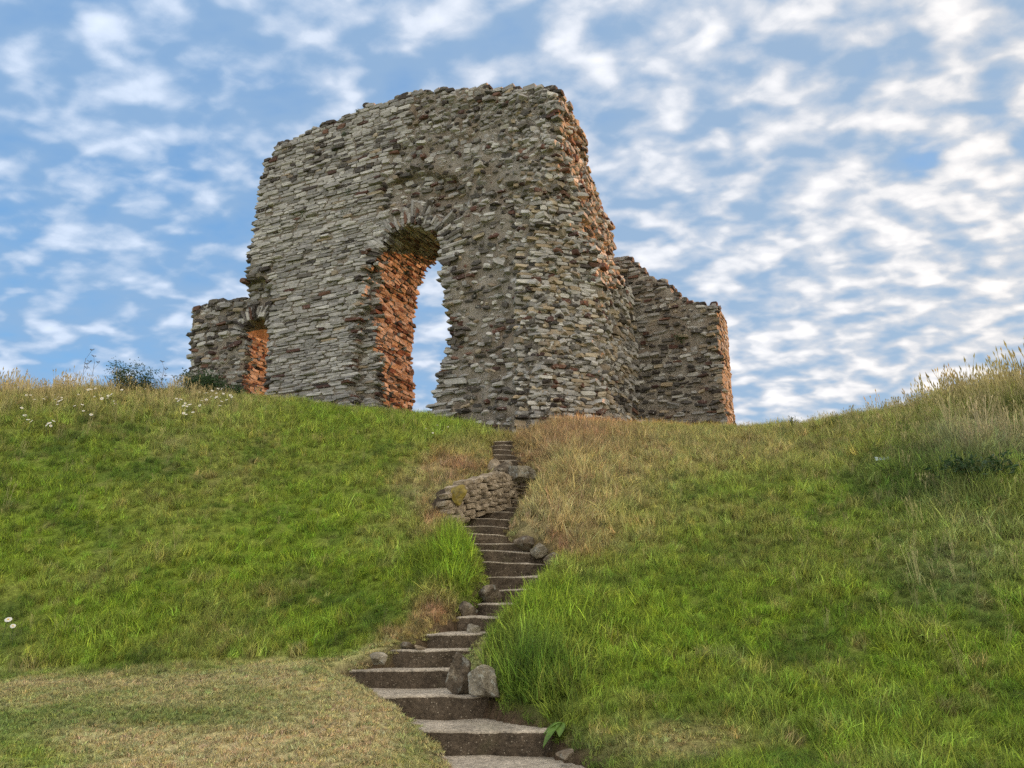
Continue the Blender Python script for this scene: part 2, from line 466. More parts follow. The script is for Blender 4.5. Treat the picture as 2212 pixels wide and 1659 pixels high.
def sward(P):
    """per point: colour, height (m), kind 0 lawn 1 meadow"""
    P = np.asarray(P, float); px, py = proj(P)
    Q = P.copy(); Q[..., 2] = 0
    n1 = vnoise(Q, 0.55, 21, 3)[..., None]; n2 = vnoise(Q, 1.7, 22, 3)[..., None]; n3 = vnoise(Q, 5, 23, 2)[..., None]
    N1, N2, N3 = n1[..., 0], n2[..., 0], n3[..., 0]

    def mixc(c, t, w): return c * (1 - w[..., None]) + np.asarray(t) * w[..., None]
    c = np.broadcast_to(GREEN, P.shape).copy()
    c = mixc(c, LUSH, np.clip(N2 * 1.3 + 0.25, 0, .8))
    c = mixc(c, OLIVE, np.clip(N1 * 1.6 + 0.05, 0, .7))
    c = mixc(c, DEEP, np.clip(-N2 * 2.2 - 0.25, 0, .75))
    c = mixc(c, STRAW, np.clip(N3 * 1.2 - 0.35 + N1 * .3, 0, .5))
    h = 0.15 + 0.09 * N2 + 0.03 * N3
    # crests and drier ground near the top
    cr = np.interp(px, [0, 500, 900, 1100, 1600, 1900, 2212], [822, 832, 893, 930, 900, 860, 792])
    up = np.exp(-np.clip(py - cr, 0, 999) / np.interp(px, [0, 600, 1200, 2212], [90, 35, 45, 120]))
    c = mixc(c, OLIVE * 0.6 + STRAW * 0.5, np.clip(up * 0.9 + N2 * .2, 0, .85) * (1 - blob(px, py, 780, 880, 330, 40) * .8))
    h = h + 0.16 * up * (1 - 0.6 * blob(px, py, 760, 880, 300, 60))
    for (x, y, rx, ry, t, w) in [
            (1260, 955, 130, 48, RUST, 1.0), (1150, 985, 70, 40, RUST, .8), (1215, 1100, 105, 95, STRAW, .95), (1160, 1140, 80, 45, TAN, .8), (1290, 1030, 140, 60, STRAW, .75),
            (980, 1010, 85, 42, RUST, .9), (930, 1060, 70, 50, TAN, .55), (940, 1130, 35, 60, RUST, .7), (1240, 1180, 90, 40, RUST, .6),
            (1500, 985, 330, 55, STRAW, .55), (1350, 1120, 120, 120, STRAW, .4), (940, 1330, 50, 55, RUST, .9), (1040, 1235, 40, 40, RUST, .5), (880, 1380, 60, 26, RUST, .8),
            (520, 880, 130, 50, STRAW, .6), (410, 870, 110, 40, TAN, .5), (120, 840, 280, 40, STRAW, .55), (380, 960, 60, 30, TAN, .5), (1010, 960, 60, 30, STRAW, .5),
            (620, 890, 300, 40, LUSH, .5), (990, 920, 80, 40, LUSH, .7), (990, 1220, 80, 70, LUSH, .9), (1180, 1330, 140, 90, LUSH, .75), (1150, 1480, 110, 80, DEEP * 1.25, .85),
            (2080, 1020, 150, 85, DEEP * .8, .9), (1950, 1060, 120, 50, DEEP, .6), (2130, 960, 130, 50, PALE, .65), (2100, 1180, 200, 130, PALE * .8, .35),
            (1700, 1200, 200, 80, OLIVE, .5), (1500, 1330, 150, 70, LUSH, .5), (1800, 1560, 400, 50, DEEP, .35), (1520, 1590, 160, 40, STRAW, .55), (1420, 1620, 140, 30, TAN, .5),
            (1320, 1480, 120, 60, LUSH, .5), (500, 1150, 300, 80, LUSH, .35), (700, 1010, 200, 60, OLIVE, .4), (200, 1000, 250, 60, DEEP, .35)]:
        c = mixc(c, t, np.clip(blob(px, py, x, y, rx, ry) * w * (1 + N3 * .5), 0, 1))
    for (x, y, rx, ry, dh) in [(990, 1215, 75, 75, .26), (1140, 1480, 100, 90, .28), (1190, 1340, 130, 90, .16), (1230, 1060, 130, 110, .16), (1260, 950, 130, 45, .10), (1000, 925, 70, 35, .15),
                               (2080, 1020, 160, 90, .30), (2150, 850, 200, 70, .18), (1110, 1235, 60, 35, .10), (940, 1330, 60, 50, -.03), (1480, 1600, 170, 50, -.10), (780, 890, 200, 30, .02), (880, 1385, 60, 26, -.08)]:
        h = h + dh * blob(px, py, x, y, rx, ry)
    # mown lawn, lower left
    le = np.interp(px, *LAWN_EDGE)
    lawn = smooth(-12, 26, py - le + N2 * 14 + N3 * 6) * (px < 1060)
    lc = mixc(np.broadcast_to(LAWNG, P.shape).copy(), TAN * 1.1, np.clip(0.42 + 1.2 * N1 + 0.5 * N2 + .2 * N3, 0, .95))
    for (x, y, rx, ry, t, w) in [(330, 1550, 330, 26, LAWNG * .85, .8), (560, 1500, 120, 20, LAWNG * .9, .6), (60, 1640, 100, 40, LUSH * .8, .8), (400, 1470, 330, 16, TAN, .6), (840, 1560, 120, 60, TAN, .5), (900, 1620, 60, 60, LAWNG, .5), (600, 1640, 200, 30, TAN, .6)]:
        lc = mixc(lc, t, np.clip(blob(px, py, x, y, rx, ry) * w, 0, 1))
    c = c * (1 - lawn[..., None]) + lc * lawn[..., None]
    h = h * (1 - lawn) + 0.035 * lawn
    h = h * (0.35 + 0.65 * smooth(0, 30, np.abs(py - le)) * 1.0) if False else h
    return c, np.clip(h, 0.025, 1), lawn


def axis(segs):
    out = [segs[0][0]]
    for a, b, st in segs:
        n = max(1, int(round((b - a) / st))); out += list(np.linspace(a, b, n + 1)[1:])
    return np.array(out)


gx = axis([(-400, -60, 40), (-60, -18, 2), (-18, -3, .22), (-3, 3.6, .07), (3.6, 18, .22), (18, 60, 2), (60, 400, 40)])
gy = axis([(-300, -10, 40), (-10, 5, 1), (5, 7, .15), (7, 20, .08), (20, 30, .4), (30, 80, 3), (80, 500, 60)])
GX, GY = np.meshgrid(gx, gy)
GZ = ground_z(GX, GY)
GV = np.stack([GX, GY, GZ], -1).reshape(-1, 3)
nx, ny = len(gx), len(gy)
ii = (np.arange(ny - 1)[:, None] * nx + np.arange(nx - 1)[None]).ravel()
GF = np.stack([ii, ii + 1, ii + nx + 1, ii + nx], 1)
gm = new_mesh('ground', GV, GF, [M_GROUND], True)
gc, gh, gl = sward(GV)
# bare earth under the sward, warmer beside the stair
xc = np.interp(GV[:, 1], SYs, SXc); hw = np.interp(GV[:, 1], SYs, SHW)
dd = np.abs(GV[:, 0] - xc) - hw
bare = (1 - smooth(0.0, 0.35, dd)) * (GV[:, 1] > SYs[0] - .8) * (GV[:, 1] < SYs[-1] + .8)
gcol = gc * (0.60 + 0.30 * gl[:, None]) + 0.03 * np.array((1, .8, .5))
gcol = gcol * (1 - bare[:, None]) + np.array((0.10, 0.07, 0.045)) * bare[:, None]
set_col(gm, gcol)
link('ground', gm, kind='structure')


# ------------------------------------------------------------ stair of rough blocks
def displaced_box(w, d, h, nx_, ny_, nz_, amp, seed, rnd=0.03):
    """closed box mesh w (x) by d (y) by h (z), origin at top front centre, roughened"""
    xs = np.linspace(-w / 2, w / 2, nx_ + 1); ys = np.linspace(0, d, ny_ + 1); zs = np.concatenate([np.linspace(-h, -.022, nz_), [0]])
    idx = {}; V = []; Fc = []

    def vid(i, j, k):
        if (i, j, k) not in idx:
            idx[(i, j, k)] = len(V); V.append((xs[i], ys[j], zs[k]))
        return idx[(i, j, k)]
    mi = []
    for i in range(nx_):
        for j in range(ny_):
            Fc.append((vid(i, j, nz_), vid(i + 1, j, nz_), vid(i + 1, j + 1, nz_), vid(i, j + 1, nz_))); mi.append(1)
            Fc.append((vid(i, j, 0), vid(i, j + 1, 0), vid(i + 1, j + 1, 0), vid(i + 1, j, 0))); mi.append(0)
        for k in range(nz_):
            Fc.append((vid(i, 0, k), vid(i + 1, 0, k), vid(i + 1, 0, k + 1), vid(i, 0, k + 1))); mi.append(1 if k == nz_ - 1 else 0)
            Fc.append((vid(i, ny_, k), vid(i, ny_, k + 1), vid(i + 1, ny_, k + 1), vid(i + 1, ny_, k))); mi.append(0)
    for j in range(ny_):
        for k in range(nz_):
            Fc.append((vid(0, j, k), vid(0, j, k + 1), vid(0, j + 1, k + 1), vid(0, j + 1, k))); mi.append(0)
            Fc.append((vid(nx_, j, k), vid(nx_, j + 1, k), vid(nx_, j + 1, k + 1), vid(nx_, j, k + 1))); mi.append(0)
    V = np.array(V, float)
    # round the worn edges
    ex = np.clip((np.abs(V[:, 0]) - (w / 2 - rnd * 2.5)) / (rnd * 2.5), 0, 1); ef = np.clip((rnd - V[:, 1]) / rnd, 0, 1); et = np.clip((V[:, 2] + rnd) / rnd, 0, 1)
    V[:, 1] += ex ** 2 * rnd * 1.5 * (V[:, 1] < d * .5)
    V[:, 2] -= (ef * et) * rnd * 0.4 + ex ** 2 * et * rnd * .4
    V[:, 1] += ef * (0.05 * (V[:, 0] / (w / 2)) ** 2)
    n = np.stack([vnoise(V + seed * 3.3, 3.0, seed), vnoise(V + seed * 3.3, 3.0, seed + 5), vnoise(V + seed * 3.3, 3.5, seed + 9)], -1)
    n2 = np.stack([vnoise(V + seed * 3.3, 14.0, seed + 1), vnoise(V + seed * 3.3, 14.0, seed + 6), vnoise(V + seed * 3.3, 14, seed + 10)], -1)
    face = (V[:, 1] < d * .25)[:, None]
    V += n * np.array((amp * 1.2, amp * 1.3, amp * .5)) + n2 * np.array((amp * .4, amp * .8, amp * .22)) * np.where(face, 1.2, .5)
    return V, Fc, mi


stair = thing('stone_staircase', 'winding flight of worn rough concrete steps climbing the grassy mound to the ruin', 'steps', (STEPS[1][0] + .6, STEPS[1][2], STEPS[1][3] - .2))
so = np.array(stair.location)
for i, (xl, xr, Y, z) in enumerate(STEPS):
    w = xr - xl
    nxt = STEPS[i + 1][2] - Y if i + 1 < NST else 0.5
    hgt = (z - STEPS[i - 1][3] if i else 0.25) + 0.12
    big = i < 9
    V, Fc, mi = displaced_box(w + .06, nxt + .22, hgt, max(6, int(w / (.05 if big else .1))), 8 if big else 4, 8 if big else 4, 0.024 if i < 16 else .018, 40 + i)
    if i + 1 < NST:
        tt = np.clip(V[:, 1] / nxt, 0, 1) ** .8; fr = np.clip(V[:, 0] / w + .5, 0, 1)
        V[:, 0] += tt * (min(0, STEPS[i + 1][0] - xl) * (1 - fr) + max(0, STEPS[i + 1][1] - xr) * fr * .6)
    th = math.atan2((STEPS[min(i + 1, NST - 1)][0] - STEPS[max(i - 1, 0)][0]), 2.0) * -0.12 + random.uniform(-.03, .03)
    if i == 1: th -= 0.02
    if i > 6:
        th += random.uniform(-.10, .10); V[:, 2] += V[:, 0] * random.uniform(-.05, .05); V[:, 1] += random.uniform(-.04, .04)
    Rm = np.array(Matrix.Rotation(th, 3, 'Z'))
    V = V @ Rm.T + np.array(((xl + xr) / 2, Y, z)) - so
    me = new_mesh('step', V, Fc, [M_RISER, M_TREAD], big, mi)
    link('step', me, stair)


# ------------------------------------------------------------ the ruin: frames and outlines
PHI = R(25)
EU = np.array((math.cos(PHI), -math.sin(PHI), 0)); EV = np.array((math.sin(PHI), math.cos(PHI), 0)); EZ = np.array((0, 0, 1.0))


class Frame:
    def __init__(s, O): s.O = np.array((O[0], O[1], 0.0))
    def uz(s, px, py, v=0.0):
        """where the sight line meets the plane at depth v"""
        d = ray(px, py); k = (v + s.O @ EV) / (d @ EV); p = d * k
        return (p - s.O) @ EU, p[2]
    def world(s, u, v, z):
        u, v, z = np.broadcast_arrays(u, v, z)
        return s.O + u[..., None] * EU + v[..., None] * EV + z[..., None] * EZ
    def poly(s, pts, v=0.0): return [s.uz(x, y, v) for x, y in pts]


C1 = at(1145, 925, 19.9)
FA = Frame(C1)
T_WALL = 2.65
OUT_A = [(376, 980), (378, 812), (386, 770), (391, 715), (398, 655), (434, 653), (438, 641), (470, 642), (500, 634), (518, 628), (522, 606), (532, 592),
         (535, 560), (548, 520), (550, 480), (560, 440), (562, 395), (570, 372), (569, 350), (583, 338), (590, 322), (612, 302), (640, 296), (655, 288), (690, 272), (700, 262), (718, 262), (735, 258),
         (760, 243), (778, 235), (790, 225), (812, 222), (822, 228), (850, 212), (868, 204), (900, 195), (930, 190), (960, 187), (1010, 186), (1060, 183), (1110, 186), (1150, 180), (1178, 179),
         (1194, 184), (1215, 200), (1400, 420), (1500, 980)]
OUT_A = FA.poly(OUT_A)
MAIN_OPEN = FA.poly([(762, 960), (762, 885), (754, 833), (764, 753), (776, 670), (786, 590), (803, 545), (818, 524), (838, 503), (862, 490), (888, 486), (915, 489), (940, 500), (958, 522),
                     (960, 560), (955, 590), (962, 640), (968, 700), (963, 760), (946, 830), (932, 885), (930, 960)])
# inner part of the passage (behind a short rebate on the left)
INNER_OPEN = FA.poly([(796, 960), (796, 885), (792, 833), (793, 753), (795, 670), (802, 590), (812, 545), (822, 524), (840, 503), (862, 490), (888, 486), (915, 489), (940, 500), (958, 522),
                      (960, 560), (955, 590), (962, 640), (968, 700), (963, 760), (946, 830), (932, 885), (930, 960)])
HOLLOW = FA.poly([(818, 470), (822, 400), (850, 380), (905, 376), (985, 384), (1005, 430), (975, 500), (950, 470), (900, 440), (850, 440)])
SMALL_V = 0.45
SMALL_OPEN = FA.poly([(528, 960), (529, 760), (527, 714), (538, 696), (556, 688), (570, 686), (580, 700), (582, 960)], SMALL_V)
U_SM = FA.uz(578, 760)[0]
U_WING = FA.uz(560, 640)[0]
YS_C = np.array([980, 925, 760, 600, 450, 350, 262, 200, 150]); PX_C1 = np.array([1145, 1145, 1148, 1150, 1160, 1172, 1188, 1198, 1200])
z_c1 = np.array([FA.uz(a, b)[1] for a, b in zip(PX_C1, YS_C)]); u_c1 = np.array([FA.uz(a, b)[0] for a, b in zip(PX_C1, YS_C)])
# right silhouette: how far the side face stands out at each height and how deep the corner pier goes
SIL = [(1394, 980), (1386, 905), (1380, 850), (1376, 800), (1366, 720), (1360, 640), (1350, 606), (1322, 592), (1322, 540), (1319, 490), (1300, 470), (1290, 430), (1282, 408), (1270, 385), (1262, 320), (1256, 290), (1240, 262), (1232, 232), (1214, 205), (1196, 184), (1190, 150)]
DEPTH_AT = ([0, 186, 262, 430, 600, 905, 1000], [1.2, 1.2, 2.0, 3.3, 4.2, 5.4, 5.4])
zs_, us_, vs_ = [], [], []
for (x, y) in SIL:
    v = float(np.interp(y, *DEPTH_AT)); u, z = FA.uz(x, y, v); zs_.append(z); us_.append(u); vs_.append(v)
zs_, us_, vs_ = map(np.array, (zs_, us_, vs_)); o_ = np.argsort(zs_); zs_, us_, vs_ = zs_[o_], us_[o_], vs_[o_]
TANC = math.tan(R(43))
print('C1', C1, 'u_c1', u_c1.round(2).tolist(), 'us', us_.round(2).tolist(), 'vs', vs_.round(2).tolist(), 'z', zs_.round(2).tolist())
print('open', [tuple(round(float(a), 2) for a in p) for p in MAIN_OPEN[1:4]], 'U_WING', U_WING, 'left', OUT_A[1])


def front_v(u, z):
    """depth of the front face"""
    P = np.stack([u, z, np.zeros_like(u)], -1)
    v = 0.05 * vnoise(P, 0.9, 31, 2)
    hl = in_poly(u + .22 * vnoise(P, 1.6, 3, 2), z + .26 * vnoise(P, 1.6, 4, 2), HOLLOW)
    v = v + 0.26 * hl
    px, py = proj(FA.world(u, 0.0, z))
    rub = smooth(-10, 20, px - np.interp(py, [180, 300, 380, 480, 520, 900], [900, 860, 815, 955, 962, 960]))
    v = v + 0.10 * rub + 0.07 * rub * vnoise(P, 2.4, 33, 2)
    # the wing left of the pier stands back
    wing = np.where(z < FA.uz(560, 600)[1], smooth(0.15, -0.05, u - np.interp(z, [OUT_A[1][1], FA.uz(578, 650)[1], FA.uz(545, 560)[1]], [U_SM, U_SM, FA.uz(548, 560)[0]])), 0)
    return v + SMALL_V * wing


def inside_ruin(u, v, z):
    m = in_poly(u, z, OUT_A)
    fv = front_v(u, z)
    thick = np.where(u < U_SM + .3, 2.0, T_WALL)
    thick = np.where((u < U_SM + 1.2) & (z > FA.uz(560, 640)[1]), T_WALL, thick)
    uc = np.interp(z, z_c1, u_c1); us = np.interp(z, zs_, us_); vd = np.interp(z, zs_, vs_)
    pier = (u > -2.2 + 0.0 * z) & (v < vd)
    body = (v < thick) | pier
    m = m & (v > fv) & body & (v < np.maximum(vd, 0) + 50 * (u < us - 4))
    m &= ~((u > uc) & (v < (u - uc) * TANC + 0.05 * vnoise(np.stack([u, v, z], -1), 1.5, 8, 2)))
    # side face, hollowed where the facing has fallen between the chamfer and the far corner
    side_n = 0.12 * vnoise(np.stack([u * 0, v, z], -1), 1.3, 12, 2)
    hol = 0.30 * np.exp(-((v - np.interp(z, zs_, vs_) * 0.62) / 0.7) ** 2) * smooth(0, 1, (FA.uz(1300, 560)[1] - z) + .5)
    m &= u < us - hol + side_n * 0.6
    # openings
    m &= ~(in_poly(u, z, MAIN_OPEN) & (v < 0.45))
    m &= ~in_poly(u, z, INNER_OPEN)
    uo = np.where(v > SMALL_V + .45, np.minimum(u, U_SM - .12), u)
    ins = in_poly(u, z, SMALL_OPEN) | ((v > SMALL_V + .5) & (u > U_SM - .3) & (u < U_SM + 2.1) & (v > SMALL_V + .4 + (u - U_SM) * .4) & (z < FA.uz(560, 700, 0.45)[1]))
    m &= ~ins
    return m


def surface_nets(fn, lo, hi, step, it=3, noise=0.03, seed=1):
    ax = [np.arange(lo[k], hi[k] + step, step) for k in range(3)]
    cc = [a[:-1] + step / 2 for a in ax]
    U, V, Z = np.meshgrid(*cc, indexing='ij')
    M = np.zeros([len(c) + 2 for c in cc], bool); M[1:-1, 1:-1, 1:-1] = fn(U, V, Z)
    dims = [s + 1 for s in M.shape]
    quads = []
    for a in range(3):
        sl0 = [slice(None)] * 3; sl1 = [slice(None)] * 3; sl0[a] = slice(0, -1); sl1[a] = slice(1, None)
        A, B = M[tuple(sl0)], M[tuple(sl1)]
        for flip, D in ((False, A & ~B), (True, ~A & B)):
            idx = np.argwhere(D)
            if not len(idx): continue
            b, c = (a + 1) % 3, (a + 2) % 3
            base = idx.copy(); base[:, a] += 1
            corners = []
            for (db, dc) in ((0, 0), (1, 0), (1, 1), (0, 1)):
                q = base.copy(); q[:, b] += db; q[:, c] += dc
                corners.append((q[:, 0] * dims[1] + q[:, 1]) * dims[2] + q[:, 2])
            Q = np.stack(corners, 1)
            quads.append(Q[:, ::-1] if flip else Q)
    Q = np.concatenate(quads)
    ids, inv = np.unique(Q, return_inverse=True); Q = inv.reshape(Q.shape)
    i0 = ids // (dims[1] * dims[2]); i1 = (ids // dims[2]) % dims[1]; i2 = ids % dims[2]
    P = np.stack([lo[0] + (i0 - 1) * step, lo[1] + (i1 - 1) * step, lo[2] + (i2 - 1) * step], 1).astype(float)
    E = np.concatenate([Q[:, [0, 1]], Q[:, [1, 2]], Q[:, [2, 3]], Q[:, [3, 0]]]); E = np.concatenate([E, E[:, ::-1]])
    n = len(P); deg = np.bincount(E[:, 0], minlength=n)[:, None]
    for _ in range(it):
        S = np.stack([np.bincount(E[:, 0], weights=P[E[:, 1], k], minlength=n) for k in range(3)], 1) / deg
        P = P * 0.4 + S * 0.6
    P += noise * np.stack([vnoise(P, 3.1, seed + k, 2) for k in range(3)], 1)
    return P, Q


# ------------------------------------------------------------ stones
def stone_variant(kind, k):
    r = np.random.default_rng(100 * k + (0 if kind == 'slab' else 50 if kind == 'block' else 7))
    V = []; idx = {}
    for i in range(3):
        for j in range(3):
            for l in range(3):
                if (i, j, l) == (1, 1, 1): continue
                idx[(i, j, l)] = len(V); V.append((i - 1, j - 1, l - 1))
    V = np.array(V, float)
    Fc = []
    for a in range(3):
        b, c = (a + 1) % 3, (a + 2) % 3
        for s in (0, 2):
            for i in range(2):
                for j in range(2):
                    q = []
                    for (di, dj) in ((0, 0), (1, 0), (1, 1), (0, 1)):
                        t = [0, 0, 0]; t[a] = s; t[b] = i + di; t[c] = j + dj; q.append(idx[tuple(t)])
                    if s == 0: q = q[::-1]
                    Fc.append(q)
    nz = (np.abs(V) > 0.5).sum(1)
    f = {'slab': {1: 1, 2: .975, 3: .93}, 'block': {1: 1, 2: .96, 3: .88}, 'round': {1: 1, 2: .80, 3: .62}}[kind]
    sc = np.array([f[n] for n in nz]); V = V * sc[:, None] * 0.5
    amp = {'slab': .07, 'block': .06, 'round': .09}[kind]
    V += r.uniform(-amp, amp, V.shape)
    # a skew so that no two outlines are alike
    V[:, 0] += V[:, 2] * r.uniform(-.15, .15) * (1 if kind != 'block' else .5)
    V[:, 2] *= 1 + V[:, 0] * r.uniform(-.35, .35)
    if kind != 'round': V[:, 1] -= .06 * r.random()
    V -= (V.max(0) + V.min(0)) / 2; V /= (V.max(0) - V.min(0))
    return V, np.array(Fc)


VARS = {k: [stone_variant(k, i) for i in range(14)] for k in ('slab', 'block', 'round')}
VMESH = {k: [new_mesh('stone', V, Fc, [M_STONE], False) for (V, Fc) in lst] for k, lst in VARS.items()}

GREYS = [(.43, .425, .405), (.35, .345, .33), (.47, .465, .44), (.28, .275, .265), (.39, .38, .36), (.42, .41, .385), (.31, .305, .295)]
DARKS = [(.085, .08, .075), (.12, .11, .10), (.07, .06, .055), (.15, .14, .125)]
REDS = [(.12, .065, .052), (.15, .085, .062), (.09, .055, .048)]
BUFFS = [(.33, .27, .19), (.30, .25, .19), (.36, .31, .23)]
PAL = {'front': (.92, .05, .015, .015), 'upper': (.72, .23, .035, .015), 'rubble': (.46, .40, .08, .06), 'chamfer': (.64, .06, .03, .27), 'side': (.46, .18, .09, .27), 'jamb': (.40, .22, .22, .16), 'wing': (.42, .48, .05, .05), 'far': (.38, .48, .07, .07), 'end': (.3, .05, .05, .6)}  # chamfer takes extra buff stones, painting in grazing sun


def stone_colour(zone):
    p = PAL[zone]; r = random.random()
    lst = GREYS if r < p[0] else DARKS if r < p[0] + p[1] else REDS if r < p[0] + p[1] + p[2] else BUFFS
    c = np.array(random.choice(lst)); return c * random.uniform(.66, 1.12) * {'rubble': 1.12, 'chamfer': 1.22, 'side': 1.15, 'front': 1.04}.get(zone, 1)


class StoneSet:
    def __init__(s): s.items = []
    def add(s, kind, pos, ex, ey, ez, size, colr):
        """ex along, ey outwards, ez up; size = (width, depth, height)"""
        s.items.append((kind, random.randrange(14), np.array(pos), np.array(ex), np.array(ey), np.array(ez), size, colr))
    def build(s, parent, limit=300, name='stone'):
        o0 = np.array(parent.location)
        cen = np.array([it[2] for it in s.items]); px, py = proj(cen)
        dist = np.linalg.norm(cen, axis=1)
        area = np.array([it[6][0] * it[6][2] for it in s.items]) / dist ** 2
        vis = np.array([-(it[4] @ (it[2] / np.linalg.norm(it[2]))) for it in s.items])
        area = area * np.clip(vis, 0.05, 1) * ((px > 0) & (px < 2212) & (py > 0) & (py < 940))
        order = np.argsort(-area)
        big = set(order[:limit].tolist())
        Vs, Fs, Cs = [], [], []; off = 0
        for i, (kind, k, pos, ex, ey, ez, size, colr) in enumerate(s.items):
            B = np.stack([ex * size[0], -ey * size[1], ez * size[2]], 1)
            # keep the frame right-handed
            if np.linalg.det(B) < 0: B[:, 0] *= -1
            if i in big:
                o = bpy.data.objects.new(name, VMESH[kind][k]); COL.objects.link(o); o.parent = parent
                M = Matrix([[*B[0], pos[0] - o0[0]], [*B[1], pos[1] - o0[1]], [*B[2], pos[2] - o0[2]], [0, 0, 0, 1]])
                o.matrix_basis = M; o.color = (*colr, 1)
            else:
                V, Fc = VARS[kind][k]
                Vs.append(V @ B.T + pos - o0); Fs.append(Fc + off); off += len(V); Cs.append(np.repeat(np.array(colr)[None], len(V), 0))
        if Vs:
            me = new_mesh('small_stones', np.concatenate(Vs), np.concatenate(Fs), [M_STONES], False)
            set_col(me, np.concatenate(Cs))
            link('small_stones', me, parent, kind='stuff')
        print('stones', len(s.items), 'big', len(big))


def build_core(fn, lo, hi, step, frame, parent, name, seed, noise=.035, it=3):
    P, Q = surface_nets(fn, lo, hi, step, it, noise, seed)
    Wd = frame.world(P[:, 0], P[:, 1], P[:, 2])
    # outward orientation check
    o0 = np.array(parent.location)
    me = new_mesh(name, Wd - o0, Q, [M_MORTAR], False)
    bv = BVHTree.FromPolygons([Vector(p) for p in Wd], Q.tolist())
    link(name, me, parent)
    print(name, len(Q))
    return bv


def lay(S, bv, org, tan, nrm, s0, s1, z0, z1, style, far=6.0, maxd=12.0, mask=None, wander=0.0):
    """courses of stones on whatever the rays from outside hit"""
    tan = np.array(tan); nrm = np.array(nrm)
    z = z0
    while z < z1:
        rh0 = None; s = s0 + random.uniform(-.2, 0); rh = random.uniform(.075, .125) * (1.35 if random.random() < .12 else 1)
        while s < s1:
            st = style(s, z)
            if st is None: s += .15; continue
            w = random.uniform(*st['w']); hh = rh * st['h'] * random.uniform(.82, 1.15)
            sc_ = s + w / 2
            zz_ = z + random.uniform(-1, 1) * st.get('jz', .01) + wander * math.sin(sc_ * 1.3 + z)
            o = org + tan * sc_ + EZ * zz_ + nrm * far
            s += w + random.uniform(*st['gap'])
            hit = bv.ray_cast(Vector(o), Vector(-nrm), maxd)
            if hit[0] is None: continue
            p = np.array(hit[0]); n = np.array(hit[1])
            if abs(n @ nrm) < 0.25: continue
            if mask is not None and not mask(p): continue
            if random.random() < st.get('skip', 0): continue
            dep = st['d'] * random.uniform(.8, 1.2)
            pr = random.uniform(*st['out'])
            if random.random() < st.get('proud', 0): pr += random.uniform(.03, .09)
            # lean a little towards the surface under it
            ny_ = nrm + (n if n @ nrm > 0 else -n) * .25; ny_[2] *= .4; ny_ /= np.linalg.norm(ny_)
            ex = np.cross(EZ, ny_); ex /= np.linalg.norm(ex)
            if ex @ tan < 0: ex = -ex
            a = random.gauss(0, st.get('rot', .03)); ez = EZ
            ex2 = ex * math.cos(a) + ez * math.sin(a); ez2 = ez * math.cos(a) - ex * math.sin(a)
            b = random.gauss(0, st.get('tilt', .05)); ey2 = ny_ * math.cos(b) + ez2 * math.sin(b); ez3 = np.cross(ex2, ey2)
            if ez3[2] < 0: ez3 = -ez3
            c0 = p + ny_ * (pr - dep / 2)
            S.add(st['kind'], c0, ex2, ey2, ez3, (w * 1.02, dep, hh), stone_colour(st['zone']))
        z += rh * st_row(style, z) 


def st_row(style, z): return style(None, z)


ruin = thing('castle_ruin', 'tall grey rubble stone castle ruin with round-arched doorway and low broken wing on its left', 'castle ruin', tuple(np.array((C1[0], C1[1], C1[2]))))
bvA = build_core(inside_ruin, (-14.2, -0.6, 3.2), (3.4, 6.2, 17.2), 0.125, FA, ruin, 'rubble_core', 5)

SA = StoneSet()
Z380 = FA.uz(700, 400)[1]


def zone_front(s, z):
    if s is None: return 1.0
    Pw = FA.world(np.array(s), np.array(0.0), np.array(z)); px, py = proj(Pw)
    rub_x = np.interp(py, [180, 300, 380, 480, 520, 900], [900, 860, 830, 960, 962, 960])
    if px < 576 and py > 585 - (576 - px) * .1:
        return dict(kind=random.choice(['block', 'slab', 'round']), w=(.20, .50), h=1.25, d=.30, out=(.02, .09), gap=(.02, .10), rot=.07, tilt=.12, zone='wing', proud=.25, skip=.12, jz=.03)
    if px > rub_x or (375 < py < 478 and 815 < px < 1000):
        up = py < 330 + random.uniform(-40, 40)
        return dict(kind=random.choice(['round', 'round', 'round', 'block', 'slab']), w=(.10, .42) if not up else (.12, .36), h=1.15, d=.28, out=(.01, .10), gap=(.03, .16) if not up else (.02, .07),
                    rot=.16, tilt=.25, zone='rubble' if not up else 'upper', skip=.20 if not up else .05, jz=.04, proud=.2)
    if py < 400 - (px - 575) * .12 and px < rub_x:
        return dict(kind=random.choice(['block', 'block', 'slab']), w=(.20, .50), h=1.12, d=.25, out=(.025, .07), gap=(.01, .03), rot=.035, tilt=.06, zone='upper', proud=.05, jz=.012)
    return dict(kind='slab', w=(.20, .72), h=1.0, d=.30, out=(.030, .088), gap=(.005, .026), rot=.022, tilt=.07, zone='front', proud=.06, jz=.008, skip=.01)


lay(SA, bvA, FA.O, EU, -EV, -14.0, 1.0, 3.6, 17.0, zone_front, mask=lambda p: (p - FA.O) @ EV < 1.0)

# chamfer face
NB = -EV * math.cos(R(43)) + EU * math.sin(R(43)); TB = EU * math.cos(R(43)) + EV * math.sin(R(43))


def zone_chamfer(s, z):
    if s is None: return 1.0
    Pw = FA.O + TB * s + EZ * z; px, py = proj(Pw)
    q = np.interp(py, [400, 450, 600, 900], [1165, 1230, 1262, 1275])
    if py > 440 and px < q:
        return dict(kind='slab', w=(.18, .50), h=1.0, d=.30, out=(.035, .09), gap=(.008, .03), rot=.03, tilt=.07, zone='chamfer', proud=.06, jz=.01)
    return dict(kind=random.choice(['round', 'block', 'slab']), w=(.12, .38), h=1.2, d=.28, out=(.0, .10), gap=(.02, .12), rot=.15, tilt=.2, zone='side', skip=.15, jz=.04, proud=.25)


lay(SA, bvA, FA.O, TB, NB, -0.2, 3.4, 3.6, 17.0, zone_chamfer)


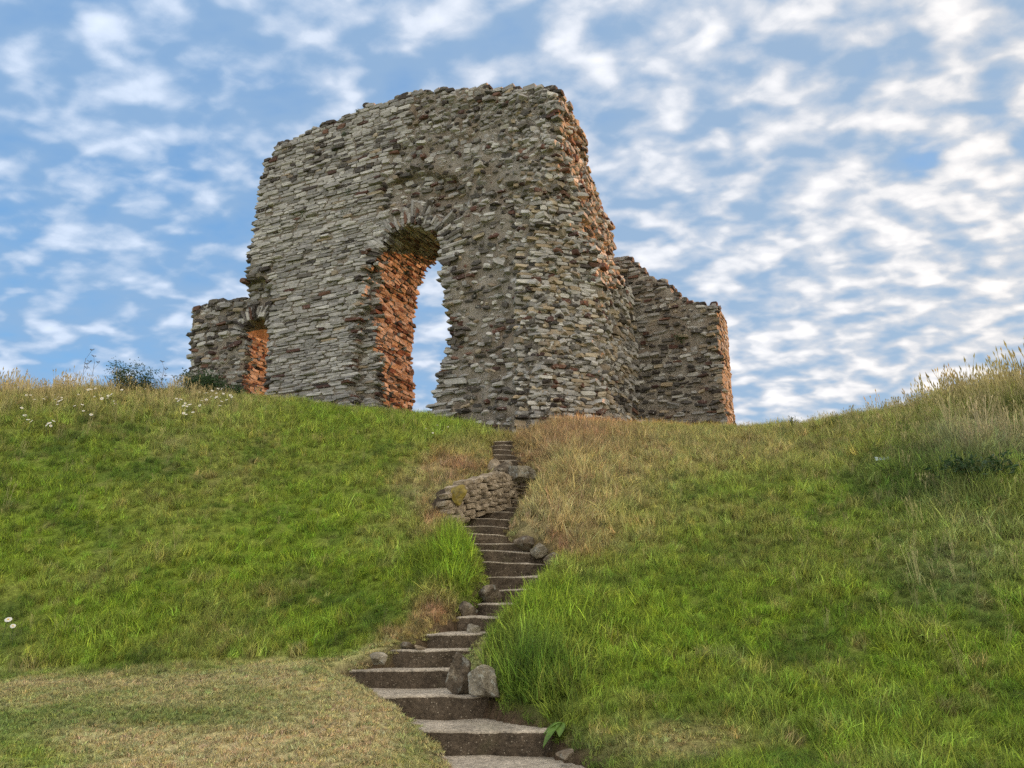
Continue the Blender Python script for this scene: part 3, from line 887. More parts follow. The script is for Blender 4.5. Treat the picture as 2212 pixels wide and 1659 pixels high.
def zone_side(s, z):
    if s is None: return 1.0
    Pw = FA.O + EV * s + EU * 2 + EZ * z; px, py = proj(Pw)
    if py > 600 and s > 3.6:
        return dict(kind='slab', w=(.18, .5), h=1.05, d=.30, out=(.02, .08), gap=(.008, .03), rot=.03, tilt=.07, zone='side', proud=.1, jz=.01)
    return dict(kind=random.choice(['round', 'block', 'slab']), w=(.14, .42), h=1.3, d=.30, out=(.0, .13), gap=(.02, .10), rot=.15, tilt=.2, zone='side', skip=.12, jz=.04, proud=.3)


lay(SA, bvA, FA.O, EV, EU, 0.0, 5.8, 3.6, 17.0, zone_side, far=6, maxd=8.5)


# passage walls: left jamb (faces right), right jamb (faces left)
def zone_jamb(s, z):
    if s is None: return 1.0
    return dict(kind=random.choice(['slab', 'slab', 'block']), w=(.16, .42), h=1.05, d=.28, out=(.01, .08), gap=(.01, .05), rot=.06, tilt=.12, zone='jamb', proud=.15, jz=.02, skip=.04)


u_mid = FA.uz(890, 700)[0]
lay(SA, bvA, FA.O + EU * u_mid, EV, EU, 0.05, 3.4, 3.8, MAIN_OPEN[10][1] - .1, zone_jamb, far=0.0, maxd=2.6)
lay(SA, bvA, FA.O + EU * (u_mid + .2), EV, -EU, 0.05, 3.4, 3.8, MAIN_OPEN[10][1] - .1, lambda s, z: 1.0 if s is None else dict(zone_jamb(s, z), zone='rubble', out=(.03, .14)), far=0.0, maxd=2.6)
u_sm = sum(q[0] for q in SMALL_OPEN[2:7]) / 5
lay(SA, bvA, FA.O + EU * u_sm, EV, EU, SMALL_V + .05, 2.3, 4.2, FA.uz(560, 700, .45)[1] - .1, zone_jamb, far=0.0, maxd=1.6)
# soffit of the passage: slabs on edge along the vault
zc_, uc_ = MAIN_OPEN[13][1], (MAIN_OPEN[8][0] + MAIN_OPEN[13][0]) / 2
for v in np.arange(.12, 2.7, .30):
    for a in np.arange(12, 172, 6.0):
        aa = R(a + random.uniform(-2, 2)); d = EU * math.cos(aa) + EZ * math.sin(aa)
        o = FA.world(np.array(uc_), np.array(v + random.uniform(-.1, .1)), np.array(zc_ - .15))
        hit = bvA.ray_cast(Vector(o), Vector(d), 2.5)
        if hit[0] is None: continue
        p = np.array(hit[0]); ex = np.cross(EV, d)
        SA.add('slab', p + d * .08, EV, -d, ex, (random.uniform(.25, .42), .26, random.uniform(.06, .10)), stone_colour('jamb'))

# broken top edge and left edge: stones sitting on the outline
prev = None
for (u0, z0), (u1, z1) in zip(OUT_A[1:-3], OUT_A[2:-2]):
    n = max(1, int(math.hypot(u1 - u0, z1 - z0) / .24))
    for k in range(n):
        t = (k + random.random()) / n; u = u0 + (u1 - u0) * t; z = z0 + (z1 - z0) * t
        if z < 5.2: continue
        steep = abs(z1 - z0) > abs(u1 - u0) * 1.2
        for v in ((.15, .55) if steep else (.12, .45, .9)):
            w = random.uniform(.2, .45); fv = float(front_v(np.array([u]), np.array([z]))[0])
            uu = u + (random.uniform(.0, .10) if steep else 0) ; zz2 = z + (0 if steep else random.uniform(-.08, .02))
            a = random.gauss(0, .12); ex = EU * math.cos(a) + EZ * math.sin(a); ez = EZ * math.cos(a) - EU * math.sin(a)
            SA.add(random.choice(['slab', 'block', 'round']), FA.world(np.array(uu), np.array(fv + v), np.array(zz2)), ex, -EV, ez, (w, .3, random.uniform(.09, .19)), stone_colour('upper'))
# a few long slabs stick out of the left edge
for (x, y) in ((572, 348), (561, 425), (563, 398), (549, 478), (540, 530)):
    u, z = FA.uz(x, y); SA.add('slab', FA.world(np.array(u + .06), np.array(.25), np.array(z)), EU, -EV, EZ, (.55, .4, .11), np.array((.15, .14, .125)))
# right outline above the chamfer
for k in range(len(zs_) - 1):
    n = max(1, int((zs_[k + 1] - zs_[k]) / .16))
    for j in range(n):
        t = (j + random.random()) / n; z = zs_[k] + (zs_[k + 1] - zs_[k]) * t; u = us_[k] + (us_[k + 1] - us_[k]) * t; vd = vs_[k] + (vs_[k + 1] - vs_[k]) * t
        if z < 4.2 or z > OUT_A[-4][1]: continue
        for q in range(3):
            SA.add(random.choice(['round', 'block', 'slab']), FA.world(np.array(u - random.uniform(.0, .14)), np.array(vd - random.uniform(.05, .5)), np.array(z)), EV, EU, EZ,
                   (random.uniform(.2, .45), .35, random.uniform(.10, .22)), stone_colour('side'))
SA.build(ruin)


# voussoirs: each an object
def voussoirs(cu, cz, r0, r1, a0, a1, n, v, thick, zone, drop=0):
    S = StoneSet()
    for k in range(n):
        a = R(a0 + (a1 - a0) * (k + .5) / n + random.uniform(-2.2, 2.2)); dr = EU * math.cos(a) + EZ * math.sin(a); dt = np.cross(dr, EV)
        r_a = r0 + random.uniform(-.05, .08); r_b = r1 * random.uniform(.66, 1.10)
        p = FA.world(np.array(cu), np.array(v + random.uniform(-.03, .03)), np.array(cz)) + dr * (r_a + r_b) / 2
        S.add('slab', p, dr, -EV, dt, (r_b - r_a, .34, thick * random.uniform(.75, 1.2)), stone_colour(zone))
    S.build(ruin, 300, 'arch_stone')


arc = np.array(MAIN_OPEN[7:14]); cu = (arc[0, 0] + arc[-1, 0]) / 2; w_ = (arc[-1, 0] - arc[0, 0]) / 2
cz = arc[:, 1].max() - w_ * 1.02; print('arch', cu, cz, w_)
voussoirs(cu, cz, w_ * 1.0, w_ * 1.0 + .70, 6, 178, 50, .12, .11, 'upper')
arc = np.array(SMALL_OPEN[2:7]); cu2 = (arc[0, 0] + arc[-1, 0]) / 2; w2 = (arc[-1, 0] - arc[0, 0]) / 2
voussoirs(cu2, arc[:, 1].max() - w2, w2, w2 + .55, 10, 178, 15, SMALL_V + .02, .09, 'wing')

# ------------------------------------------------------------ far wall on the right
RW = at(1568, 905, 22.5); FR = Frame(RW)
OUT_R = FR.poly([(1312, 1000), (1312, 552), (1325, 556), (1352, 556), (1372, 570), (1392, 590), (1412, 600), (1440, 606), (1448, 622), (1466, 636), (1492, 652), (1512, 656), (1546, 655), (1560, 662), (1577, 667), (1585, 1000)])
zt_r = FR.uz(1574, 668)[1]


def inside_far(u, v, z):
    m = in_poly(u, z, OUT_R)
    m &= (v > 0.04 * vnoise(np.stack([u, z, z * 0], -1), 1.2, 51, 2)) & (v < 1.7 + 0 * u)
    ue = np.interp(z, [3, RW[2], zt_r], [.05, 0, .05]) + 0 * u
    m &= u < ue
    return m


farwall = thing('ruined_wall', 'lower dark rubble stone wall stepping down to the right behind the tall ruin', 'wall', tuple(RW))
bvR = build_core(inside_far, (-7.0, -.4, 3.2), (.6, 2.6, 13.0), 0.125, FR, farwall, 'rubble_core', 9)
SR = StoneSet()
lay(SR, bvR, FR.O, EU, -EV, -6.6, .1, 3.6, 12.8,
    lambda s, z: 1.12 if s is None else dict(kind=random.choice(['round', 'block', 'slab', 'slab']), w=(.14, .42), h=1.12, d=.28, out=(.0, .09), gap=(.01, .09), rot=.12, tilt=.2, zone='far', skip=.08, jz=.03, proud=.25), wander=.03)
lay(SR, bvR, FR.O, EV, EU, 0.0, 2.1, 3.6, 12.8,
    lambda s, z: 1.0 if s is None else dict(kind='slab', w=(.18, .45), h=1.02, d=.28, out=(.02, .05), gap=(.008, .03), rot=.03, tilt=.05, zone='end', jz=.01), far=4, maxd=5)
for (u0, z0), (u1, z1) in zip(OUT_R[1:-2], OUT_R[2:-1]):
    n = max(1, int(math.hypot(u1 - u0, z1 - z0) / .2))
    for k in range(n):
        t = (k + random.random()) / n
        for v in (.12, .5):
            SR.add(random.choice(['slab', 'block', 'round']), FR.world(np.array(min(u0 + (u1 - u0) * t, -.1)), np.array(v), np.array(z0 + (z1 - z0) * t - random.uniform(0, .08))), EU, -EV, EZ,
                   (random.uniform(.16, .4), .3, random.uniform(.08, .18)), stone_colour('far'))
SR.build(farwall)


# ------------------------------------------------------------ dry stone retaining wall beside the steps
def on_ground(px, py, Y0=6.5, Y1=21):
    """first point of the ground on that sight line"""
    Ys = np.linspace(Y0, Y1, 600); t = at(px, py, 1.0)
    P = Ys[:, None] * t[None]; gz = ground_z(P[:, 0], P[:, 1])
    hit = np.where(P[:, 2] <= gz)[0]
    k = hit[0] if len(hit) else len(Ys) - 1
    return P[k]


dry = thing('retaining_wall', 'short curved dry stone retaining wall of pale blocks on the left of the steps', 'wall', tuple(at(1000, 1140, 13.0)))
DL = [(948, 1140, 1092, 12.9), (968, 1150, 1062, 13.0), (990, 1130, 1046, 13.2), (1015, 1118, 1040, 13.5), (1045, 1108, 1034, 13.9), (1075, 1100, 1020, 14.4), (1100, 1092, 1036, 14.9), (1112, 1085, 1058, 15.1)]
SD = StoneSet(); VMD = {k: [new_mesh('stone', V, Fc, [M_DRY], False) for V, Fc in l] for k, l in VARS.items()}
ptsb = np.array([at(a, b, Y) for a, b, c, Y in DL]); ptst = np.array([at(a, c, Y + .12) for a, b, c, Y in DL])
d0 = np.array(dry.location)
Lh = np.concatenate([[0], np.cumsum(np.linalg.norm(np.diff(ptsb[:, :2], axis=0), axis=1))])
backV, nseg = [], 24
for k in range(nseg + 1):
    s = Lh[-1] * k / nseg; b = np.array([np.interp(s, Lh, ptsb[:, j]) for j in range(3)]); t = np.array([np.interp(s, Lh, ptst[:, j]) for j in range(3)])
    b[2] -= .25; backV += [b + (-.06, .10, 0), t + (-.02, .14, -.05), t + (-.35, .5, -.02), b + (-.35, .5, 0)]
Fb = []
for k in range(nseg):
    for j in range(4): Fb.append([k * 4 + j, (k + 1) * 4 + j, (k + 1) * 4 + (j + 1) % 4, k * 4 + (j + 1) % 4])
Fb += [[0, 1, 2, 3], [nseg * 4 + 3, nseg * 4 + 2, nseg * 4 + 1, nseg * 4]]
link('earth_backing', new_mesh('earth_backing', np.array(backV) - d0, Fb, [M_GROUND], False), dry)
_m = bpy.data.meshes['earth_backing']; set_col(_m, np.tile((.07, .055, .04), (len(_m.vertices), 1)))
for row in range(7):
    f = (row + .35) / 6.4
    if f > 1.02: break
    s = random.uniform(-.05, .1)
    while s < Lh[-1]:
        w = random.uniform(.16, .34); sm = s + w / 2; s += w + random.uniform(.0, .02)
        b = np.array([np.interp(sm, Lh, ptsb[:, j]) for j in range(3)]); t = np.array([np.interp(sm, Lh, ptst[:, j]) for j in range(3)])
        b2 = np.array([np.interp(min(sm + .2, Lh[-1]), Lh, ptsb[:, j]) for j in range(3)]); ex = b2 - b; ex[2] *= .8
        if np.linalg.norm(ex) < 1e-4: ex = EU
        ex /= np.linalg.norm(ex); hgt = (t[2] - b[2]) / 6.0
        p = b + (t - b) * f + np.array((0, 0, random.uniform(-.015, .015)))
        up = np.array((.12, .10, 1.0)); up -= ex * (up @ ex); up /= np.linalg.norm(up); ny_ = np.cross(ex, up)
        if ny_[1] > 0: ny_ = -ny_
        a = random.gauss(0, .07); ex2 = ex * math.cos(a) + up * math.sin(a); up2 = up * math.cos(a) - ex * math.sin(a)
        hh = hgt * random.uniform(.75, 1.1); kind = random.choice(['block', 'block', 'slab'])
        B = np.stack([ex2 * w, -ny_ * .26, up2 * hh], 1)
        if np.linalg.det(B) < 0: B[:, 0] *= -1
        o = bpy.data.objects.new('stone', VMD[kind][random.randrange(14)]); COL.objects.link(o); o.parent = dry
        pp = p + ny_ * random.uniform(-.02, .04) - d0
        o.matrix_basis = Matrix([[*B[0], pp[0]], [*B[1], pp[1]], [*B[2], pp[2]], [0, 0, 0, 1]])


# ------------------------------------------------------------ boulders
def ico(sub):
    import bmesh
    bm = bmesh.new(); bmesh.ops.create_icosphere(bm, subdivisions=sub, radius=1.0)
    V = np.array([v.co[:] for v in bm.verts]); Fc = np.array([[v.index for v in f.verts] for f in bm.faces]); bm.free(); return V, Fc


ICO4 = ico(4)


def boulder_mesh(size, seed, blocky=.55, mat=None, tilt=0):
    V = ICO4[0].copy()
    r = np.random.default_rng(seed)
    # cut by random planes for angular faces
    for _ in range(13):
        n = r.normal(size=3); n /= np.linalg.norm(n); d = r.uniform(blocky - .12, .8)
        s = V @ n; V -= np.clip(s - d, 0, None)[:, None] * n
    V += 0.07 * np.stack([vnoise(V + seed, 2.2, seed + k, 3) for k in range(3)], 1)
    V += 0.03 * np.stack([vnoise(V + seed, 8, seed + k + 5, 2) for k in range(3)], 1)
    V -= (V.max(0) + V.min(0)) / 2; V /= (V.max(0) - V.min(0))
    V = V * np.array(size)
    V = V @ np.array(Matrix.Rotation(tilt, 3, 'Y')).T
    V[:, 2] -= V[:, 2].min()
    return new_mesh('boulder', V, ICO4[1], [mat or M_ROCK], False)


GB = 'loose boulders beside the steps'
BOULD = [  # px centre, py base, width px, height px, Y, material, label
    (988, 1493, 56, 84, 8.75, M_ROCKD, 'upright dark brown stone block standing at the right end of the wide step', .62, 0.05),
    (1048, 1500, 84, 62, 8.55, M_ROCK, 'tilted grey lichened boulder leaning beside the upright dark stone', .5, 0.35),
    (1022, 1372, 32, 28, 9.9, M_ROCK, 'small pale grey rounded stone on the step under the grass tuft', .6, 0),
    (1010, 1331, 46, 36, 10.35, M_ROCKD, 'rounded brown stone bedded in dry grass left of the narrow steps', .6, 0),
    (1058, 1302, 52, 42, 10.8, M_ROCKD, 'brown angular boulder with a pale broken face above the rounded stone', .55, 0.2),
    (1128, 1036, 62, 36, 14.9, M_ROCK, 'large dark lichened boulder overhanging the upper steps', .55, 0.1),
    (1092, 1024, 42, 34, 15.1, M_ROCKD, 'dark low rock left of the lichened boulder on the upper steps', .55, 0),
    (1132, 1186, 46, 34, 12.1, M_ROCKD, 'dark mossy stone at the right end of the middle steps below the dry grass bank', .55, 0),
    (1166, 1200, 40, 32, 11.95, M_ROCK, 'grey lichened stone between two darker stones right of the middle steps', .55, 0),
    (1192, 1214, 38, 26, 11.7, M_ROCKD, 'low dark stone furthest right of the middle steps', .55, 0),
    (812, 1430, 40, 26, 9.15, M_ROCK, 'pale angular stone set in the bank at the left end of a step', .5, .2),
    (1222, 1640, 42, 22, 7.3, M_ROCKD, 'small black and grey flat stone lying at the right of the bottom landing', .5, 0),
    (1072, 1016, 38, 30, 15.2, M_DRY, 'pale broken stone perched above the end of the dry stone wall', .55, .2),
    (878, 1398, 36, 16, 9.6, M_ROCKD, 'flat brown stone half buried in dry turf left of the steps', .5, .1),
    (905, 1402, 26, 12, 9.55, M_DRY, 'thin pale stone flake in dry turf beside the flat brown stone', .5, .1)]
for k, (x, yb, wpx, hpx, Y, mt, lab, bl, tl) in enumerate(BOULD):
    p = at(x, yb, Y); dpt = Y * cp + p[2] * sp; w = wpx / F * dpt; h = hpx / F * dpt
    gz = float(ground_z(np.array([p[0]]), np.array([p[1]]))[0])
    me = boulder_mesh((w, max(w * .85, h * .6), h * 1.1), 60 + k * 7, bl, mt, tl)
    link('boulder', me, loc=(p[0], p[1] + .1, p[2] - .03 - .08 * h), label=lab, category='boulder', group=GB)

# moss cushion on the dry wall
mp_ = at(992, 1096, 13.05)
mm = boulder_mesh((.24, .10, .36), 5, .7, M_MOSS, 0)
_mv = np.array([v.co[:] for v in mm.vertices]); _mv += .055 * np.stack([vnoise(_mv, 9, 90 + q, 2) for q in range(3)], 1); _mv[:, 0] *= 1 - 1.1 * np.clip(.22 - _mv[:, 2], 0, 1)
mm.vertices.foreach_set('co', _mv.astype(np.float32).ravel())
link('moss_patch', mm, loc=(mp_[0], mp_[1] - .05, mp_[2]), label='yellow green moss cushion growing on the face of the dry stone wall', category='moss')


# ------------------------------------------------------------ grass
def tuft(n, h, spread, wid, bend, seed, segs=3, heads=0, flat=0.0):
    r = np.random.default_rng(seed); V = []; Fc = []; tone = []
    for b in range(n):
        a = r.uniform(0, 2 * math.pi); rad = spread * math.sqrt(r.random()); bx, by = rad * math.cos(a), rad * math.sin(a)
        la = r.uniform(0, 2 * math.pi); H = h * r.uniform(.5, 1.15); be = bend * r.uniform(.2, 1.3) * H; wv = wid * r.uniform(.6, 1.3)
        lean = r.normal(0, .16, 2) * H
        fa = r.uniform(0, math.pi); fx, fy = math.cos(fa) * wv / 2, math.sin(fa) * wv / 2
        t0 = r.uniform(.5, 1.5) * (.55 if r.random() < .2 else 1); hue = r.uniform(-.12, .12); dry_ = r.random() < .12
        base = len(V)
        for k in range(segs + 1):
            t = k / segs; x = bx + lean[0] * t + math.cos(la) * be * t * t; y = by + lean[1] * t + math.sin(la) * be * t * t; z = H * (t - flat * t * t) - be * .35 * t ** 3
            ww = (1 - t * t) if k < segs else 0
            c = (np.array((1.35, 1.15, 1.5)) if dry_ else np.array((1 + hue, 1, 1 - hue))) * t0
            if k < segs: V += [(x - fx * ww, y - fy * ww, z), (x + fx * ww, y + fy * ww, z)]; tone += [c, c]
            else: V.append((x, y, z)); tone.append(c)
        for k in range(segs - 1): q = base + 2 * k; Fc.append([q, q + 1, q + 3, q + 2])
        q = base + 2 * (segs - 1); Fc.append([q, q + 1, q + 2])
    for b in range(heads):       # flowering stalks with a seed head
        a = r.uniform(0, 2 * math.pi); rad = spread * r.random(); x0, y0 = rad * math.cos(a), rad * math.sin(a)
        H = h * r.uniform(1.25, 2.0); lx, ly = r.normal(0, .12, 2) * H; s = .0018 * 1.6
        cst = np.array((1.25, 1.05, 1.2)) * r.uniform(.7, 1.2)
        base = len(V); K = 4
        for k in range(K + 1):
            t = k / K; x, y, z = x0 + lx * t * t, y0 + ly * t * t, H * t
            V += [(x - s, y, z), (x + s, y, z)]; tone += [cst, cst]
        for k in range(K): q = base + 2 * k; Fc.append([q, q + 1, q + 3, q + 2])
        hl = r.uniform(.04, .09); hw_ = r.uniform(.006, .012)
        for rot in (0, math.pi / 2):
            b0 = len(V); dx, dy = math.cos(rot) * hw_, math.sin(rot) * hw_; x, y = x0 + lx, y0 + ly
            V += [(x, y, H - hl * .3), (x - dx, y - dy, H + hl * .3), (x + lx * .15, y + ly * .15, H + hl), (x + dx, y + dy, H + hl * .3)]; tone += [cst * 1.1] * 4
            Fc.append([b0, b0 + 1, b0 + 2, b0 + 3])
    me = new_mesh('tuft', V, Fc, [M_GRASS], False); set_col(me, np.array(tone), 'tone')
    return me


def make_coll(name, meshes):
    c = bpy.data.collections.new(name)
    for i, me in enumerate(meshes):
        o = bpy.data.objects.new('%s_%02d' % (name, i), me); c.objects.link(o)
    return c


def scatter(name, P, rot, scl, idx, cols, coll, mat, **props):
    me = bpy.data.meshes.new(name + '_points'); me.vertices.add(len(P)); me.vertices.foreach_set('co', np.asarray(P, np.float32).ravel())
    a = me.attributes.new('rot', 'FLOAT_VECTOR', 'POINT'); a.data.foreach_set('vector', np.asarray(rot, np.float32).ravel())
    a = me.attributes.new('scl', 'FLOAT_VECTOR', 'POINT'); a.data.foreach_set('vector', np.asarray(scl, np.float32).ravel())
    a = me.attributes.new('idx', 'INT', 'POINT'); a.data.foreach_set('value', np.asarray(idx, np.int32))
    set_col(me, cols)
    o = link(name, me, **props)
    ng = bpy.data.node_groups.new(name, 'GeometryNodeTree')
    ng.interface.new_socket('Geometry', in_out='INPUT', socket_type='NodeSocketGeometry')
    ng.interface.new_socket('Geometry', in_out='OUTPUT', socket_type='NodeSocketGeometry')
    gi = ng.nodes.new('NodeGroupInput'); go = ng.nodes.new('NodeGroupOutput')
    ci = ng.nodes.new('GeometryNodeCollectionInfo'); ci.inputs['Collection'].default_value = coll
    ci.inputs['Separate Children'].default_value = True; ci.inputs['Reset Children'].default_value = True
    ip = ng.nodes.new('GeometryNodeInstanceOnPoints'); ip.inputs['Pick Instance'].default_value = True

    def attr(n, typ):
        nd = ng.nodes.new('GeometryNodeInputNamedAttribute'); nd.data_type = typ; nd.inputs['Name'].default_value = n
        return nd.outputs['Attribute']
    L = ng.links.new
    L(gi.outputs[0], ip.inputs['Points']); L(ci.outputs[0], ip.inputs['Instance'])
    L(attr('idx', 'INT'), ip.inputs['Instance Index']); L(attr('rot', 'FLOAT_VECTOR'), ip.inputs['Rotation']); L(attr('scl', 'FLOAT_VECTOR'), ip.inputs['Scale'])
    L(ip.outputs[0], go.inputs[0])
    md = o.modifiers.new('scatter', 'NODES'); md.node_group = ng
    return o


def in_stair(X, Y, m=0.0):
    xc = np.interp(Y, SYs, SXc); hw = np.interp(Y, SYs, SHW)
    return (np.abs(X - xc) < hw + m) & (Y > SYs[0] - .6) & (Y < SYs[-1] + .35)


def field(x0, x1, y0, y1, dens):
    n = int((x1 - x0) * (y1 - y0) * dens); r = rng
    X = r.uniform(x0, x1, n); Y = r.uniform(y0, y1, n); return X, Y


def visible(P, m=120):
    px, py = proj(P); return (px > -m) & (px < 2212 + m) & (py < 1659 + m) & (P[:, 1] > 3)


def not_in_walls(P):
    r = np.ones(len(P), bool)
    for fr, fn in ((FA, inside_ruin), (FR, inside_far)):
        Q = P - fr.O; u, v = Q @ EU, Q @ EV
        r &= ~((v > -.1) & (v < 5.4) & fn(u, np.clip(v, .6, 9), P[:, 2] * 0 + 5.6))
    return r


def tilt_rot(n, s, extra=None):
    rx = rng.normal(0, s, n); ry = rng.normal(0, s, n); rz = rng.uniform(0, 6.283, n)
    return np.stack([rx, ry, rz], 1)


# meadow turf
mead = make_coll('meadow_tufts', [tuft(40, 1.0, .6, .05, .85, 300 + i, 3, 0) for i in range(6)])
# unit tufts: spread .55 and blades 1 m tall, scaled down per point
Xa, Ya = field(-14, 14, 6.3, 22.5, 105)
Xb, Yb = field(-6, 9, 6.3, 12, 90)
X = np.concatenate([Xa, Xb]); Y = np.concatenate([Ya, Yb])
Pm = np.stack([X, Y, ground_z(X, Y)], 1)
Cm, Hm, Lm = sward(Pm)
keep = visible(Pm) & ~in_stair(X, Y, np.where(Y > 10.6, -.10, .03)) & (Lm < .5) & not_in_walls(Pm)
Pm, Cm, Hm = Pm[keep], Cm[keep], Hm[keep]
Hm = Hm * rng.uniform(.65, 1.35, len(Hm))
dst = np.abs(Pm[:, 0] - np.interp(Pm[:, 1], SYs, SXc)) - np.interp(Pm[:, 1], SYs, SHW)
near_st = (dst < .28) & (Pm[:, 1] > SYs[0]) & (Pm[:, 1] < SYs[-1])
Hm = np.where(near_st, np.minimum(Hm, .05 + .7 * np.clip(dst, 0, 1)), Hm)
spr = np.clip(Hm * .75, .10, .22)
scl = np.stack([spr, spr, Hm], 1)
cv = Cm * rng.uniform(.55, 1.5, (len(Cm), 1)) * (1 + rng.normal(0, .06, Cm.shape))
scatter('meadow_grass', Pm - (0, 0, .01), tilt_rot(len(Pm), .32), scl, rng.integers(0, 6, len(Pm)), np.clip(cv, .005, 1), mead, M_GRASS, kind='stuff',
        label='long green and straw coloured meadow grass covering the mound', category='grass')
print('meadow', len(Pm))

# lawn
lawn = make_coll('lawn_tufts', [tuft(30, 1.0, .8, .10, .9, 400 + i, 2, 0) for i in range(5)])
X, Y = field(-9, 1.5, 6.3, 11.5, 420)
X2, Y2 = field(1.5, 7, 6.3, 8.2, 120)
X = np.concatenate([X, X2]); Y = np.concatenate([Y, Y2])
Pl = np.stack([X, Y, ground_z(X, Y)], 1); Cl, Hl, Ll = sward(Pl)
keep = visible(Pl) & ~in_stair(X, Y, -.02) & ((Ll > .3) | (Hl < .08))
Pl, Cl = Pl[keep], Cl[keep]
h = rng.uniform(.022, .055, len(Pl)); s_ = rng.uniform(.045, .07, len(Pl))
cv = Cl * rng.uniform(.7, 1.3, (len(Cl), 1)) * (1 + rng.normal(0, .07, Cl.shape))
scatter('lawn_grass', Pl, tilt_rot(len(Pl), .2), np.stack([s_, s_, h], 1), rng.integers(0, 5, len(Pl)), np.clip(cv, .005, 1), lawn, M_GRASS, kind='stuff',
        label='short mown dry lawn grass in front of the mound', category='grass')
print('lawn', len(Pl))

# seed heads and tall stalks
tall = make_coll('tall_tufts', [tuft(10, .26, .10, .006, .5, 500 + i, 3, 7) for i in range(6)])
X, Y = field(-14, 14, 7, 20, 60)
Pt = np.stack([X, Y, ground_z(X, Y)], 1); Ct, Ht, Lt = sward(Pt); px, py = proj(Pt)
cr = np.interp(px, [0, 500, 900, 1100, 1600, 1900, 2212], [835, 840, 895, 930, 905, 870, 805])
w = .05 + .75 * np.exp(-np.clip(py - cr, 0, 999) / 45) * np.interp(px, [0, 500, 620, 900, 1150, 1600, 1900, 2212], [1.2, .9, .12, .12, .25, .45, .9, 1.3])
w += .45 * np.exp(-np.clip(py - cr, 0, 999) / 60) * smooth(1850, 2150, px) + .7 * blob(px, py, 2120, 990, 170, 120) + .5 * blob(px, py, 1170, 1400, 130, 130) + .45 * blob(px, py, 1120, 1240, 110, 30) + .3 * blob(px, py, 1250, 1080, 110, 90) + .15 * blob(px, py, 2000, 1250, 300, 200)
keep = visible(Pt) & ~in_stair(X, Y, .1) & (Lt < .2) & (rng.random(len(X)) < w) & not_in_walls(Pt)
Pt, Ct, Ht, px, py = Pt[keep], Ct[keep], Ht[keep], px[keep], py[keep]
k = np.interp(px, [0, 600, 1500, 1900, 2212], [.9, .55, .6, .85, 1.15]) * np.interp(py, [800, 900, 1000, 1300, 1659], [1.1, .85, .55, .45, .35]) * rng.uniform(.6, 1.25, len(Pt))
k = np.where((px > 1900) & (rng.random(len(k)) < .10), k * 1.75, k)
k = np.where((px < 420) & (rng.random(len(k)) < .12), k * 1.6, k)
cv = (Ct * .55 + PALE * .35) * rng.uniform(.7, 1.3, (len(Ct), 1))
scatter('seeding_grass', Pt, tilt_rot(len(Pt), .12), np.stack([k, k, k], 1), rng.integers(0, 6, len(Pt)), cv, tall, M_GRASS, kind='stuff',
        label='thin stalks of seeding grass rising above the meadow', category='grass')
print('tall', len(Pt))


# ------------------------------------------------------------ shrubs, weeds and flowers
def leafy(name, label, category, p, w, h, nst, nleaf, leaf, mat, seed, lean=.35, stem_r=.004):
    r = np.random.default_rng(seed); root = thing(name, label, category, tuple(p))
    V, Fc = [], []; LV, LF = [], []
    for s in range(nst):
        a = r.uniform(0, 6.283); b = np.array((r.uniform(-w, w) * .22, r.uniform(-w, w) * .22, -.05)); H = h * r.uniform(.6, 1.05)
        top = b + np.array((math.cos(a) * lean * w, math.sin(a) * lean * w, H)); pts = [b + (top - b) * t + r.normal(0, .01, 3) for t in np.linspace(0, 1, 5)]
        for q in range(4):
            o = len(V)
            for pp in (pts[q], pts[q + 1]):
                for an in (0, 2.09, 4.19): V.append(pp + np.array((math.cos(an), math.sin(an), 0)) * stem_r * (1.2 - q * .2))
            for j in range(3): Fc.append([o + j, o + (j + 1) % 3, o + 3 + (j + 1) % 3, o + 3 + j])
        for l in range(nleaf):
            t = r.uniform(.15, 1.0) ** .8; c = b + (top - b) * t + r.normal(0, 1, 3) * np.array((.16 * w, .16 * w, .05)) * (1.15 - t * .5)
            d = r.normal(size=3); d[2] = abs(d[2]) * .7; d /= np.linalg.norm(d); sd_ = np.cross(d, r.normal(size=3)); sd_ /= np.linalg.norm(sd_)
            L_ = leaf * r.uniform(.6, 1.3); o = len(LV)
            up_ = np.cross(sd_, d) * L_ * .12
            LV += [c, c + d * L_ * .5 + sd_ * L_ * .2 + up_, c + d * L_, c + d * L_ * .5 - sd_ * L_ * .2 + up_]; LF += [[o, o + 1, o + 2], [o, o + 2, o + 3]]
    link('stems', new_mesh('stems', V, Fc, [M_STEM]), root)
    link('foliage', new_mesh('foliage', LV, LF, [mat]), root)
    return root


def on_hill_px(px_, py_, lift):
    Ys = np.linspace(7, 21.5, 700); t = at(px_, py_, 1.0); Pp = Ys[:, None] * t[None]
    gz = ground_z(Pp[:, 0], Pp[:, 1]) + lift; hit = np.where(Pp[:, 2] <= gz)[0]
    return Pp[hit[0]] if len(hit) else None



def gp(px, Y):
    """ground point under a picture column at a given distance"""
    for _ in range(1): pass
    X = at(px, 850, Y)[0]; z = float(ground_z(np.array([X]), np.array([Y]))[0])
    pxx, _y = proj(np.array([X, Y, z])); X += (px - pxx) / F * Y; return np.array((X, Y, float(ground_z(np.array([X]), np.array([Y]))[0])))


